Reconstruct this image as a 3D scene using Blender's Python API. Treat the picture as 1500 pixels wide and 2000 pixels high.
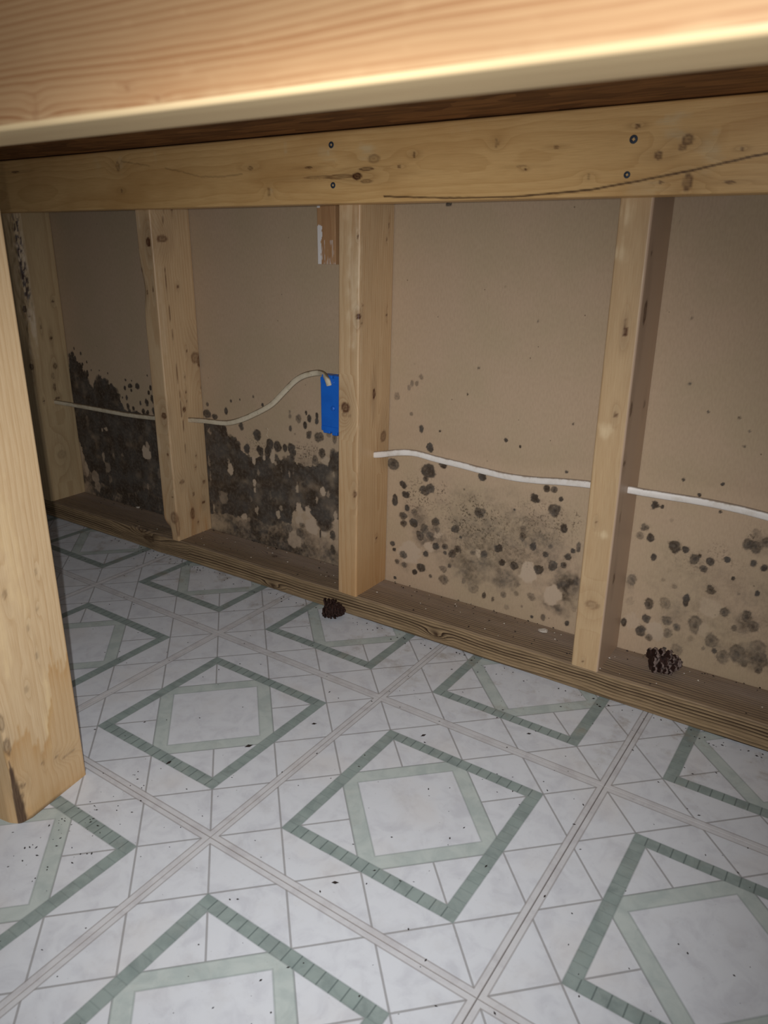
import bpy, math
import numpy as np
from mathutils import Matrix, Vector

for _o in list(bpy.data.objects):
    bpy.data.objects.remove(_o, do_unlink=True)
SC = bpy.context.scene
COL = SC.collection

# ------------------------------------------------------------------ camera
# handheld phone, crouched in front of the bench, looking left and down under it
C_POS = Vector((1.42399, -0.99929, 0.59042))
RIGHT = Vector((0.82957191, 0.5583345, 0.00854536))
UP = Vector((-0.19454801, 0.27464676, 0.94165823))
FWD = Vector((-0.52341333, 0.7828357, -0.33646211))
cam_data = bpy.data.cameras.new('camera')
cam = bpy.data.objects.new('camera', cam_data)
COL.objects.link(cam)
cam.matrix_world = Matrix(((RIGHT.x, UP.x, -FWD.x, C_POS.x), (RIGHT.y, UP.y, -FWD.y, C_POS.y),
                           (RIGHT.z, UP.z, -FWD.z, C_POS.z), (0, 0, 0, 1)))
cam_data.sensor_fit = 'VERTICAL'
cam_data.sensor_height = 36.0
cam_data.lens = 1464.13 * 36.0 / 2000.0
cam_data.clip_start = 0.01
cam_data.dof.use_dof = True
cam_data.dof.focus_distance = 1.15
cam_data.dof.aperture_fstop = 10.5
SC.camera = cam

# ------------------------------------------------------------------ light: dim room + the phone's LED flash
world = bpy.data.worlds.new('room_light')
SC.world = world
world.use_nodes = True
world.node_tree.nodes['Background'].inputs[0].default_value = (0.95, 0.97, 1.0, 1)
world.node_tree.nodes['Background'].inputs[1].default_value = 0.022
fl = bpy.data.lights.new('phone_flash', 'SPOT')
fl.energy = 22.5
fl.color = (1.0, 0.99, 0.98)
fl.spot_size = math.radians(85)
fl.spot_blend = 1.0
fl.shadow_soft_size = 0.0028
flo = bpy.data.objects.new('phone_flash', fl)
COL.objects.link(flo)
# the LED is aimed a little below and left of the lens axis
flo.matrix_world = cam.matrix_world @ Matrix.Rotation(math.radians(4.0), 4, 'Y') @ Matrix.Rotation(math.radians(-9.0), 4, 'X')
flo.location = C_POS - 0.018 * RIGHT + 0.010 * UP - 0.004 * FWD
spill = fl.copy()                      # the LED's wide weak spill around the hot spot
spill.name = 'phone_flash_spill'
spill.energy = 7.8
spill.spot_size = math.radians(172)
so = bpy.data.objects.new('phone_flash_spill', spill)
COL.objects.link(so)
so.matrix_world = flo.matrix_world.copy()
SC.view_settings.view_transform = 'Standard'
SC.view_settings.look = 'None'
SC.view_settings.gamma = 1.0
SC.view_settings.use_curve_mapping = False
SC.view_settings.exposure = 0.0

# ------------------------------------------------------------------ measured tables (metres in the wall / board frames)
MOLD_SPOTS=[(0.7737,0.2486,0.0102,0.0088,0.75),(0.8402,0.2483,0.0123,0.011,0.85),(0.8674,0.263,0.006,0.0054,0.9),(0.9365,0.2561,0.0056,0.0053,1),(0.8343,0.2146,0.0097,0.0088,0.75),
(0.8453,0.2198,0.0075,0.0068,0.8),(0.8362,0.2337,0.0048,0.0043,0.8),(0.7942,0.2166,0.0065,0.0057,0.9),(0.7999,0.201,0.0065,0.0058,1),(0.7776,0.186,0.0052,0.0098,1),
(0.8023,0.1779,0.0043,0.0052,0.9),(0.8168,0.1728,0.0071,0.0064,0.65),(0.7953,0.1618,0.0073,0.0065,0.75),(0.7956,0.1487,0.0066,0.0059,0.75),(0.8155,0.153,0.0079,0.0072,0.9),
(0.8576,0.1653,0.0076,0.007,0.75),(0.8937,0.161,0.0067,0.0063,0.85),(0.9346,0.1972,0.0089,0.0085,0.75),(1.0243,0.2375,0.006,0.006,1),(1.0415,0.2559,0.0051,0.005,0.85),
(1.0531,0.2564,0.005,0.005,0.75),(1.0646,0.244,0.0039,0.0039,0.75),(1.0564,0.2253,0.0089,0.009,0.75),(1.0729,0.2,0.0061,0.0062,0.95),(1.0099,0.1861,0.0053,0.0053,0.65),
(1.0103,0.1733,0.0059,0.0059,0.75),(1.0283,0.1618,0.0059,0.0059,0.95),(1.0483,0.1537,0.0046,0.0047,0.8),(1.0549,0.1681,0.004,0.0041,0.55),(0.9718,0.1454,0.0062,0.0061,0.95),
(0.9465,0.1299,0.0058,0.0075,0.8),(0.9271,0.1268,0.0046,0.0044,0.65),(0.8994,0.1249,0.006,0.0057,0.75),(0.8906,0.1163,0.0068,0.0064,0.75),(0.8764,0.126,0.0051,0.0048,0.75),
(0.8598,0.123,0.0063,0.0058,0.9),(0.8403,0.1041,0.005,0.0046,0.95),(0.8286,0.1345,0.0086,0.0079,0.75),(0.8481,0.1373,0.0084,0.0078,0.7),(0.7968,0.0919,0.0067,0.0061,0.75),
(0.7839,0.0767,0.0045,0.0041,0.75),(0.774,0.1069,0.0045,0.0041,0.9),(0.7779,0.0976,0.0038,0.0034,0.8),(0.8321,0.0769,0.0087,0.0081,0.85),(0.8196,0.0651,0.0051,0.0048,0.95),
(0.7806,0.0445,0.003,0.0028,1),(0.9783,0.1235,0.0056,0.0056,0.95),(0.9993,0.1232,0.0061,0.0061,0.85),(1.0402,0.1268,0.007,0.0072,0.85),(1.0613,0.1388,0.0068,0.0071,0.8),
(1.0773,0.1438,0.0045,0.0047,0.8),(1.084,0.1573,0.0055,0.0058,0.85),(1.0899,0.1691,0.0033,0.0034,0.95),(0.8771,0.0666,0.0083,0.008,0.6),(0.8753,0.0846,0.0062,0.0059,0.55),
(0.9787,0.0904,0.0082,0.0082,0.55),(1.0078,0.0934,0.0055,0.0056,0.55),(0.9842,0.0694,0.005,0.0051,0.55),(0.9304,0.066,0.0093,0.0091,0.45),(0.9508,0.0585,0.0033,0.0052,0.65),
(0.9673,0.0565,0.0026,0.0045,0.6),(1.0065,0.0772,0.0043,0.0044,0.45),(1.0313,0.0794,0.006,0.0062,0.55),(1.0912,0.0513,0.0034,0.0049,0.75),(1.0527,0.0491,0.0041,0.0056,0.55),
(1.0347,0.0447,0.0024,0.0025,0.8),(0.992,0.0489,0.0044,0.0045,0.35),(1.0167,0.0577,0.0024,0.0025,0.4),(0.913,0.0745,0.0034,0.0059,0.5),(0.8505,0.0664,0.0036,0.0034,0.6),
(0.8598,0.1529,0.0069,0.0064,0.6),(0.8371,0.1479,0.0078,0.0071,0.7),(1.0976,0.1767,0.0033,0.0085,0.6),(0.799,0.0736,0.0052,0.0048,0.7),(0.8864,0.094,0.0041,0.0039,0.6),
(0.9219,0.0997,0.0046,0.0045,0.5),(0.8769,0.1146,0.0034,0.0032,0.7),(0.9043,0.1485,0.0026,0.0025,0.7),(0.9928,0.2137,0.0018,0.0017,0.8),(0.9069,0.2298,0.0019,0.0018,0.5),
(1.1001,0.0788,0.0056,0.006,0.4),(0.8231,0.397,0.004,0.0045,0.42),(0.815,0.3861,0.0034,0.0046,0.42),(0.8065,0.3852,0.0034,0.0058,0.42),(0.8016,0.3775,0.0034,0.0052,0.38),
(0.7794,0.3618,0.0056,0.0065,0.45),(0.807,0.337,0.0031,0.0038,0.42),(0.8255,0.3156,0.0037,0.0059,0.75),(0.8417,0.2865,0.0061,0.0072,0.95),(0.9721,0.3188,0.003,0.0028,0.85),
(0.9948,0.3121,0.0014,0.0014,0.8),(0.8597,0.316,0.0016,0.0015,0.8),(1.0693,0.2864,0.0024,0.0024,0.7),(0.8661,0.2633,0.0047,0.0042,0.9),(0.8599,0.6449,0.0036,0.0029,0.9),
(0.9362,0.2574,0.0025,0.0023,0.8),(0.8643,0.6448,0.0024,0.0019,0.9),(0.9044,0.3797,0.0019,0.0017,0.6),(1.072,0.3565,0.0011,0.001,0.6),(0.8091,0.417,0.0023,0.002,0.25),
(1.0086,0.4933,0.0011,0.001,0.6),(0.9215,0.4204,0.0012,0.0011,0.5),(0.9569,0.538,0.0011,0.001,0.6),(1.1865,0.2275,0.0059,0.0063,0.65),(1.1816,0.2143,0.005,0.0054,0.55),
(1.1963,0.2139,0.0049,0.0054,0.9),(1.2032,0.1871,0.0036,0.005,0.9),(1.2292,0.209,0.0074,0.0082,0.85),(1.2432,0.2081,0.0043,0.0048,0.9),(1.2561,0.1976,0.0063,0.0072,0.75),
(1.2618,0.2032,0.0025,0.0029,0.8),(1.2759,0.1993,0.0049,0.0057,0.85),(1.2697,0.1862,0.0046,0.0053,0.75),(1.2954,0.2061,0.0036,0.0042,0.9),(1.3167,0.2339,0.0066,0.0077,0.75),
(1.3261,0.2314,0.0069,0.0081,0.75),(1.3243,0.2485,0.0057,0.0067,0.45),(1.3366,0.2397,0.0057,0.0067,0.65),(1.3263,0.209,0.0039,0.0046,0.65),(1.3393,0.2052,0.0038,0.0046,0.75),
(1.3069,0.1823,0.002,0.0024,1),(1.3371,0.169,0.0031,0.0037,0.9),(1.3165,0.1632,0.002,0.0024,0.45),(1.2811,0.1599,0.0054,0.0063,0.75),(1.2199,0.2446,0.003,0.0033,0.3),
(1.1779,0.1469,0.007,0.0092,0.6),(1.2202,0.1568,0.0031,0.0035,0.4),(1.2359,0.1507,0.0035,0.004,0.4),(1.2056,0.1159,0.0059,0.0067,0.75),(1.2269,0.1234,0.0071,0.0091,0.5),
(1.2537,0.1355,0.0039,0.009,0.9),(1.3044,0.133,0.0057,0.0068,0.7),(1.2693,0.1044,0.0077,0.0141,0.6),(1.3304,0.1344,0.0067,0.0081,0.7),(1.3396,0.1221,0.0071,0.0086,0.65),
(1.3277,0.1185,0.008,0.0097,0.45),(1.2061,0.0932,0.0055,0.0063,0.75),(1.175,0.0783,0.0038,0.007,0.75),(1.2002,0.0723,0.0065,0.0074,0.75),(1.212,0.065,0.0046,0.0053,0.6),
(1.2338,0.0976,0.0063,0.0072,0.65),(1.2362,0.0795,0.0063,0.0073,0.55),(1.2472,0.0923,0.0048,0.0056,0.65),(1.2941,0.0859,0.0075,0.011,0.6),(1.2995,0.0719,0.0033,0.004,0.65),
(1.2517,0.0588,0.0071,0.0083,0.45),(1.3112,0.0665,0.0074,0.0091,0.55),(1.3268,0.077,0.0097,0.0119,0.65),(1.338,0.0664,0.0044,0.0055,0.55),(1.3505,0.0926,0.0098,0.0121,0.55),
(1.3572,0.0769,0.0088,0.011,0.65),(1.3554,0.0621,0.0047,0.0059,0.65),(1.2359,0.0549,0.0011,0.0013,1),(1.319,0.1132,0.004,0.0049,0.55),(1.2852,0.0711,0.0026,0.0031,0.45),
(1.1794,0.1138,0.0057,0.0063,0.3),(1.2669,0.0812,0.0043,0.0051,0.35),(1.352,0.1334,0.0058,0.0071,0.35),(1.1957,0.2617,0.0057,0.0062,0.95),(1.206,0.2611,0.0026,0.0028,0.95),
(1.2276,0.3031,0.002,0.0022,0.85),(1.2755,0.3055,0.0017,0.0019,0.9),(1.2496,0.286,0.0022,0.0025,0.85),(1.179,0.6187,0.0015,0.0014,0.6),(1.2175,0.4272,0.0026,0.0023,0.6),
(1.2086,0.5062,0.0013,0.0013,0.5),(1.281,0.393,0.001,0.0023,0.5),(1.2961,0.377,0.0014,0.0016,0.5),(1.2918,0.3581,0.0014,0.0016,0.5),(1.2446,0.3953,0.0011,0.0012,0.6),
(1.178,0.5152,0.0022,0.0022,0.2),(1.2079,0.5146,0.0026,0.0026,0.2),(1.2776,0.2693,0.0017,0.002,0.7),(0.3416,0.2775,0.0103,0.0073,0.8),(0.3435,0.2965,0.0041,0.0044,0.55),
(0.3614,0.2746,0.0071,0.0051,0.8),(0.3933,0.2894,0.0044,0.0065,0.8),(0.4072,0.3104,0.0024,0.0032,0.7),(0.4318,0.3158,0.0019,0.0024,0.7),(0.465,0.3251,0.0023,0.0031,0.5),
(0.4878,0.3132,0.0027,0.0034,0.8),(0.4312,0.2643,0.0058,0.0072,0.8),(0.4703,0.2539,0.0093,0.0099,0.85),(0.4045,0.2318,0.0089,0.0088,0.9),(0.4158,0.2208,0.0088,0.0066,0.9),
(0.4424,0.2231,0.0067,0.0087,0.9),(0.4764,0.2255,0.0075,0.0093,0.9),(0.5016,0.241,0.0082,0.0092,0.9),(0.4964,0.2297,0.0074,0.0085,0.9),(0.5195,0.2396,0.0081,0.0098,0.85),
(0.5373,0.2395,0.0053,0.007,0.9),(0.5519,0.2428,0.0079,0.0083,0.85),(0.5559,0.2338,0.0079,0.0062,0.85),(0.5518,0.3083,0.003,0.004,0.4),(0.5523,0.3001,0.0035,0.0047,0.45),
(0.553,0.2777,0.0039,0.0051,0.6),(0.5731,0.2971,0.0055,0.0073,0.6),(0.5867,0.289,0.0042,0.006,0.8),(0.5895,0.3108,0.0025,0.0039,0.85),(0.5967,0.3016,0.0046,0.0066,0.9),
(0.5953,0.2719,0.0055,0.0067,0.75),(0.6134,0.3096,0.0033,0.0046,0.9),(0.6131,0.2998,0.0037,0.0059,0.85),(0.6152,0.2708,0.007,0.0086,0.7),(0.6223,0.2725,0.0062,0.0079,0.7),
(0.6399,0.28,0.0049,0.0059,0.5),(0.6519,0.2752,0.0048,0.0098,0.6),(0.624,0.2429,0.0062,0.0087,0.75),(0.6078,0.2285,0.0067,0.0095,0.65),(0.6512,0.2389,0.0097,0.0113,0.8),
(0.5337,0.2111,0.0081,0.0064,0.85),(0.3641,0.2495,0.0183,0.0148,0.75),(0.4157,0.0605,0.0071,0.0135,0.55),(0.3958,0.064,0.0062,0.008,0.4),(0.6445,0.0927,0.0059,0.0094,0.8),
(0.644,0.0637,0.006,0.0088,0.8),(0.6168,0.09,0.0017,0.0087,0.8),(0.5414,0.0842,0.0083,0.0068,0.65),(0.5684,0.0828,0.009,0.0074,0.7),(0.6259,0.1136,0.0171,0.0165,0.75),
(0.3799,0.0566,0.0052,0.0057,0.4),(0.5626,0.2689,0.0022,0.0017,0.4),(0.5734,0.0968,0.0072,0.0059,0.6),(0.104,0.319,0.0024,0.0026,0.9),(0.1237,0.3198,0.0016,0.001,0.8),
(0.0991,0.3018,0.0036,0.0047,0.9),(0.1159,0.3074,0.0064,0.0042,0.9),(0.1396,0.31,0.0055,0.0062,0.9),(0.1184,0.2987,0.0028,0.0031,0.9),(0.1809,0.3106,0.0034,0.0051,0.9),
(0.1744,0.2998,0.0035,0.0046,0.9),(0.1839,0.287,0.0069,0.0077,0.9),(0.1636,0.2782,0.0054,0.0073,0.9),(0.1439,0.2746,0.0028,0.0047,0.8),(0.1017,0.2813,0.0032,0.0053,0.9),
(0.0874,0.2797,0.002,0.0013,0.8),(0.0825,0.262,0.0037,0.0054,0.9),(0.1027,0.2631,0.0045,0.0064,0.9),(0.1203,0.2613,0.004,0.0043,0.9),(0.1511,0.2587,0.0047,0.0053,0.9),
(0.1644,0.2578,0.0055,0.0053,0.9),(0.1861,0.2631,0.0061,0.0068,0.9),(-0.0234,0.3207,0.0035,0.0071,0.9),(-0.0368,0.3393,0.0031,0.0038,0.9),(-0.0207,0.3448,0.0022,0.0027,0.9),
(-0.009,0.3287,0.0017,0.0011,0.8),(0.0187,0.3305,0.0021,0.0013,0.8),(0.0471,0.3275,0.0017,0.0011,0.8),(0.174,0.3354,0.0019,0.0013,0.7),(-0.0609,0.3492,0.0036,0.0049,0.9),
(-0.0387,0.3616,0.0031,0.0037,0.7),(-0.0694,0.3564,0.0054,0.0054,0.9),(-0.0608,0.3704,0.0022,0.0038,0.7)]
MOLD_A=[(-0.0799,0.3529),(-0.0598,0.3439),(-0.0443,0.3347),(-0.0289,0.3148),(-0.0222,0.294),
(-0.0112,0.2845),(0.0025,0.3073),(0.0204,0.3171),(0.0433,0.3063),(0.0664,0.2982),
(0.0792,0.2787),(0.0813,0.2552),(0.1071,0.2531),(0.1462,0.2516),(0.1967,0.258),
(0.2446,0.2579),(0.2207,0.067),(0.1829,0.0733),(0.1445,0.0813),(0.0813,0.0678),
(0.0179,0.0704),(-0.0265,0.0681),(-0.0508,0.0814),(-0.0676,0.1109),(-0.1087,0.2203)]
MOLD_B=[(0.3165,0.2575),(0.3849,0.261),(0.3934,0.2416),(0.4155,0.2336),(0.4365,0.2143),
(0.4556,0.2062),(0.4854,0.2165),(0.5049,0.2252),(0.5276,0.2143),(0.5512,0.2271),
(0.5642,0.2131),(0.5953,0.2112),(0.6174,0.2202),(0.6367,0.2217),(0.6457,0.2492),
(0.6644,0.2504),(0.6628,0.1288),(0.6434,0.1246),(0.6297,0.0977),(0.6144,0.1073),
(0.5883,0.1316),(0.561,0.1335),(0.5455,0.0962),(0.512,0.0929),(0.4969,0.0818),
(0.4721,0.0804),(0.4524,0.0841),(0.4219,0.0856),(0.3795,0.0788),(0.3303,0.0727),
(0.2968,0.0721)]
MOLD_HOLES=[(0.1474,0.1683,0.0137,0.0133,0.9),(0.1538,0.1854,0.0056,0.0093,0.6),(0.0046,0.199,0.0044,0.004,0.7),(0.018,0.2022,0.0044,0.004,0.7),(-0.0028,0.136,0.0045,0.0106,0.6),
(0.0083,0.1135,0.0098,0.0136,0.45),(-0.0415,0.083,0.0139,0.014,0.6),(-0.0369,0.0602,0.0093,0.0135,0.5),(0.0656,0.1498,0.0051,0.0034,0.3),(0.0349,0.142,0.0035,0.0087,0.3),
(-0.0452,0.2117,0.0045,0.0127,0.25),(-0.0869,0.1282,0.0066,0.0182,0.5),(-0.0707,0.0956,0.0066,0.0183,0.6),(0.0122,0.0868,0.0063,0.009,0.3),(0.1423,0.0934,0.0041,0.0086,0.3),
(0.1258,0.2213,0.004,0.0081,0.15),(0.0992,0.2041,0.0033,0.0066,0.15),(0.1826,0.1282,0.0048,0.0111,0.3),(0.3955,0.1752,0.0089,0.0122,0.85),(0.3914,0.188,0.0037,0.0078,0.5),
(0.4579,0.2028,0.005,0.0087,0.85),(0.4864,0.213,0.0034,0.0063,0.8),(0.5086,0.2294,0.0047,0.0073,0.7),(0.5066,0.2145,0.0057,0.0093,0.8),(0.5132,0.2064,0.0024,0.0056,0.5),
(0.4569,0.1587,0.005,0.0078,0.85),(0.4581,0.1439,0.0038,0.0062,0.75),(0.4699,0.1813,0.0035,0.0076,0.45),(0.6227,0.1731,0.0061,0.0083,0.85),(0.6346,0.1709,0.0035,0.0072,0.4),
(0.5646,0.1677,0.0032,0.0104,0.55),(0.5666,0.1309,0.0079,0.0109,0.8),(0.5673,0.1179,0.0046,0.0057,0.6),(0.3719,0.1137,0.0119,0.0135,0.4),(0.3618,0.1197,0.0054,0.0061,0.3),
(0.545,0.1916,0.0032,0.0074,0.5),(0.5268,0.1977,0.0023,0.0081,0.3),(0.461,0.1017,0.004,0.0092,0.55),(0.4257,0.0844,0.0078,0.0069,0.75),(0.5151,0.1051,0.0058,0.0097,0.75),
(0.5892,0.1262,0.0068,0.0113,0.75),(0.5963,0.0996,0.015,0.0171,0.85),(0.5535,0.0633,0.0171,0.0176,0.55),(0.5403,0.0855,0.0067,0.0078,0.6),(0.5668,0.1046,0.0102,0.0076,0.7),
(0.3471,0.2445,0.0043,0.007,0.4),(0.363,0.2467,0.0032,0.0046,0.4),(0.4977,0.14,0.0039,0.0085,0.3),(0.445,0.1239,0.0031,0.0067,0.3),(0.609,0.1523,0.0022,0.0062,0.5),
(0.6305,0.2312,0.0086,0.0077,0.6),(0.5218,0.1199,0.0048,0.0058,0.5),(0.6253,0.0967,0.0067,0.015,0.8),(0.6521,0.1301,0.0043,0.011,0.6),(0.3368,0.1809,0.0027,0.012,0.4),
(0.338,0.1514,0.0022,0.0101,0.35),(0.3409,0.0831,0.0028,0.0092,0.5),(0.6491,0.2081,0.003,0.007,0.3),(0.5567,0.1955,0.0028,0.0037,0.25),(0.8077,0.0979,0.0198,0.0209,0.9),
(1.0229,0.1162,0.0137,0.0176,0.95),(1.064,0.0916,0.0138,0.0169,0.85),(0.8469,0.119,0.0092,0.0098,0.8),(0.8617,0.1469,0.0076,0.0083,0.6),(0.9352,0.1287,0.0052,0.0088,0.6),
(1.2189,0.0768,0.0114,0.0147,0.8),(1.1856,0.0829,0.0118,0.0117,0.5),(1.2849,0.1336,0.0146,0.0123,0.4),(1.2309,0.102,0.0031,0.0036,0.3),(1.2812,0.0989,0.0085,0.01,0.3)]
MOLD_FILM=[(1.0802,0.1069,0.0367,0.0416,0.5),(0.9284,0.1014,0.0558,0.0351,0.38),(0.9871,0.0974,0.0435,0.0343,0.36),(0.8517,0.1349,0.0524,0.0389,0.34),(0.9318,0.1595,0.058,0.0371,0.28),
(1.042,0.1755,0.0634,0.0349,0.3),(0.8259,0.1682,0.0319,0.029,0.3),(1.0747,0.0714,0.0287,0.0152,0.4),(0.799,0.0753,0.0223,0.0205,0.25),(1.3485,0.0791,0.0355,0.0294,0.42),
(1.3325,0.1275,0.0277,0.0264,0.38),(1.2435,0.1111,0.0352,0.0381,0.22),(1.2633,0.1932,0.0524,0.0287,0.18),(1.3297,0.2335,0.0229,0.0248,0.35),(1.2187,0.1947,0.0352,0.0342,0.12),
(1.3013,0.0817,0.0291,0.0226,0.25),(1.1757,0.145,0.014,0.0309,0.22)]
MOLD_SPECK=[(0.8249,0.2001,0.0422,0.0443,0.7),(0.9306,0.181,0.0834,0.0489,0.8),(1.0395,0.2044,0.0687,0.043,0.6),(0.9289,0.2113,0.0223,0.018,0.8),(0.8659,0.2174,0.0135,0.0246,0.8),
(0.9519,0.1485,0.1272,0.037,0.45),(1.0866,0.2173,0.0163,0.0167,0.8),(1.3214,0.2479,0.0134,0.0135,0.7),(1.2794,0.2144,0.0224,0.0141,0.5),(1.2527,0.1906,0.0339,0.0193,0.35),
(1.2941,0.2009,0.0323,0.0187,0.3),(1.0755,0.2164,0.0305,0.0156,0.6),(0.4721,0.2347,0.0316,0.0223,0.6),(0.5807,0.2372,0.0289,0.0231,0.95),(0.6021,0.2194,0.033,0.0214,0.8),
(0.5862,0.2024,0.0268,0.0163,0.6),(0.6073,0.2466,0.013,0.0105,0.9),(0.4463,0.2474,0.0148,0.0074,0.5)]
KNOTS_1=[(0.0381,0.0685,0.4313,0.006,0.003,0.0026,0.8),(0.0381,0.0336,0.3812,0.006,0.0021,0.0045,0.7),(0.0381,0.0533,0.3557,0.006,0.003,0.005,0.8),(0.0381,0.0543,0.2967,0.006,0.0048,0.0074,0.55),(0.0381,0.0464,0.2516,0.006,0.0039,0.0087,0.55),
(0.0381,0.0092,0.4041,0.006,0.0016,0.0015,0.8),(0.0381,0.0502,0.2266,0.006,0.0062,0.0032,0.6),(0.0381,0.0168,0.2258,0.006,0.0021,0.002,0.7),(0.0381,0.0402,0.1008,0.007,0.0116,0.0108,0.15),(0.0381,0.0466,0.2757,0.006,0.0044,0.0078,0.3),
(0.0369,0,0.4184,0.006,0.006,0.0075,0.8),(0.0361,0,0.3011,0.0069,0.006,0.0071,0.7)]
KNOTS_2=[(0.0289,0,0.5522,0.0062,0.006,0.0078,0.95),(0.0142,0,0.4687,0.002,0.006,0.0038,0.7),(0.0296,0,0.474,0.0019,0.006,0.005,0.7),(0.0016,0,0.5056,0.002,0.006,0.0056,0.8),(0.0283,0,0.2489,0.0077,0.0062,0.0064,0.75),
(0.0305,0,0.0472,0.0108,0.0086,0.0133,0.4),(0.0381,0,0.0326,0.0054,0.006,0.0275,0.4),(0.0308,0,0.0907,0.0027,0.006,0.0019,0.6),(0.0287,0,0.1747,0.0021,0.006,0.0033,0.6),(0.0381,0.0229,0.5578,0.0078,0.013,0.0066,0.55),
(0.0381,0.0492,0.4771,0.006,0.003,0.0022,0.6),(0.0381,0.0779,0.3476,0.0071,0.0118,0.0116,0.45),(0.0381,0.0854,0.3399,0.006,0.0041,0.0116,0.7),(0.0381,0.0575,0.3618,0.006,0.0018,0.0033,0.8),(0.0381,0.0486,0.3151,0.006,0.0013,0.002,0.8),
(0.0381,0.0488,0.2874,0.006,0.0013,0.0027,0.8),(0.0381,0.0483,0.2693,0.006,0.0018,0.0035,0.8),(0.0381,0.0409,0.2553,0.006,0.004,0.0062,0.7),(0.0381,0.0202,0.1166,0.006,0.0068,0.0044,0.5),(0.0381,0.0761,0.1031,0.006,0.0053,0.0034,0.5),
(0.0381,0.071,0.061,0.006,0.0043,0.0034,0.8),(0.0381,0.0407,0.0463,0.006,0.0056,0.0151,0.55),(0.0381,0.0466,0.0852,0.006,0.0023,0.0056,0.5),(0.0381,0.0526,0.024,0.006,0.0019,0.0015,1),(0.0381,0.0613,0.1597,0.006,0.0019,0.0015,0.9),
(0.0381,0.0577,0.1381,0.006,0.0019,0.0015,0.9),(0.0381,0.0495,0.6057,0.006,0.0017,0.003,0.7),(0.0381,0.0861,0.2896,0.006,0.0019,0.0035,0.5)]
KNOTS_3=[(0.0368,0,0.4532,0.004,0.006,0.0036,0.95),(0.0142,0,0.3161,0.0085,0.0068,0.0086,0.75),(0.0334,0,0.18,0.004,0.006,0.0061,0.55),(0.0347,0,0.5627,0.0013,0.006,0.0017,0.7),(0.0165,0,0.3049,0.0106,0.0085,0.004,0.25),
(0.0381,0.0423,0.3337,0.006,0.004,0.0092,1),(0.0381,0.071,0.2605,0.006,0.0086,0.0104,0.5),(0.0381,0.0722,0.4511,0.006,0.0015,0.0033,0.7),(0.0381,0.0726,0.579,0.006,0.0015,0.0041,0.5),(0.0381,0.068,0.5598,0.006,0.0015,0.0008,0.6),
(0.0381,0.057,0.088,0.006,0.0022,0.0013,1),(0.0381,0.0068,0.4444,0.006,0.0023,0.0013,0.5),(0.0381,0.0092,0.4683,0.006,0.0018,0.001,0.3)]
KNOTS_4=[(0.0227,0,0.4572,0.0035,0.006,0.0055,0.9),(0.022,0,0.4667,0.0011,0.006,0.0055,0.5),(0.0223,0,0.3577,0.0029,0.006,0.0036,0.65),(0.0132,0,0.2152,0.0017,0.006,0.0022,0.8),(0.0206,0,0.0981,0.0105,0.0084,0.0064,0.28),
(0.0164,0,0.0102,0.0012,0.006,0.0013,0.7),(0.0381,0.0189,0.479,0.006,0.0063,0.0152,0.85),(0.0381,0.01,0.3649,0.006,0.0048,0.0098,0.7),(0.0381,0.0674,0.3611,0.006,0.0044,0.0052,0.5),(0.0381,0.0089,0.2962,0.006,0.0049,0.0037,0.7),
(0.0381,0.0156,0.5452,0.006,0.003,0.0028,0.8),(0.0381,0.02,0.2216,0.006,0.0026,0.0086,0.4),(0.0381,0.0249,0.1323,0.006,0.0041,0.0075,0.7)]
KNOTS_LEDGER=[(0,0.0328,0.7935,0.006,0.0049,0.0083,0.95),(0,0.0332,0.7661,0.006,0.0031,0.0299,0.45),(0,0.034,0.7269,0.006,0.0025,0.0266,0.3),(0,0.0409,0.8079,0.006,0.0024,0.0138,0.6),(0,0.0262,0.8079,0.006,0.0031,0.0106,0.4),
(0,0.0502,0.6042,0.006,0.0033,0.005,0.4),(0,0.0178,0.6377,0.006,0.0067,0.0029,0.3),(0,0.0464,0.7117,0.006,0.001,0.0072,0.6),(0,0.0681,0.0186,0.006,0.0017,0.013,0.6),(0,0.0283,0.3141,0.006,0.0031,0.0026,0.5),
(0,0.0651,0.3106,0.006,0.0083,0.0052,0.3),(0,0.0524,0.82,0.006,0.006,0.0104,0.3),(0,0.0538,0.8811,0.006,0.0035,0.0026,0.7),(0,0.0417,0.8593,0.006,0.0024,0.0031,0.5),(0,0.0604,0.9935,0.006,0.0054,0.0026,0.35),
(0,0.0312,1.031,0.006,0.0013,0.0016,0.7),(0,0.0523,1.0677,0.006,0.0021,0.0036,0.4),(0,0.0208,1.1076,0.006,0.0036,0.0023,0.3),(0,0.0676,1.1551,0.006,0.0024,0.0027,0.6),(0,0.0384,1.1806,0.006,0.0044,0.0045,0.5),
(0,0.0517,1.2081,0.006,0.0057,0.0065,0.5),(0,0.0449,1.2033,0.006,0.0038,0.0046,0.4),(0,0.0117,1.213,0.006,0.0102,0.0051,0.5),(0,0.0406,1.2609,0.006,0.0018,0.0019,0.6),(0,0.0345,1.0275,0.006,0.0016,0.0077,0.25),
(0,0.0104,1.2538,0.006,0.0007,0.0058,0.5),(0,0.0126,1.1858,0.006,0.001,0.0026,0.5)]
LEDGER_CRACK=[(0.8363,0.007),(0.9313,0.0033),(1.0171,0.0022),(1.109,0.0073),(1.1642,0.0148),
(1.2152,0.0227),(1.2624,0.0314),(1.2847,0.0353),(1.6,0.115)]
LEDGER_CRACK2=[(0.3183,0.0724),(0.3977,0.0614),(0.4555,0.0524),(0.4995,0.0429),(0.5427,0.0413),
(0.5896,0.043)]
SCREWS=[(0.7514,0.7137),(0.7535,0.6644),(1.1526,0.6966),(1.1496,0.6625)]
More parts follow.
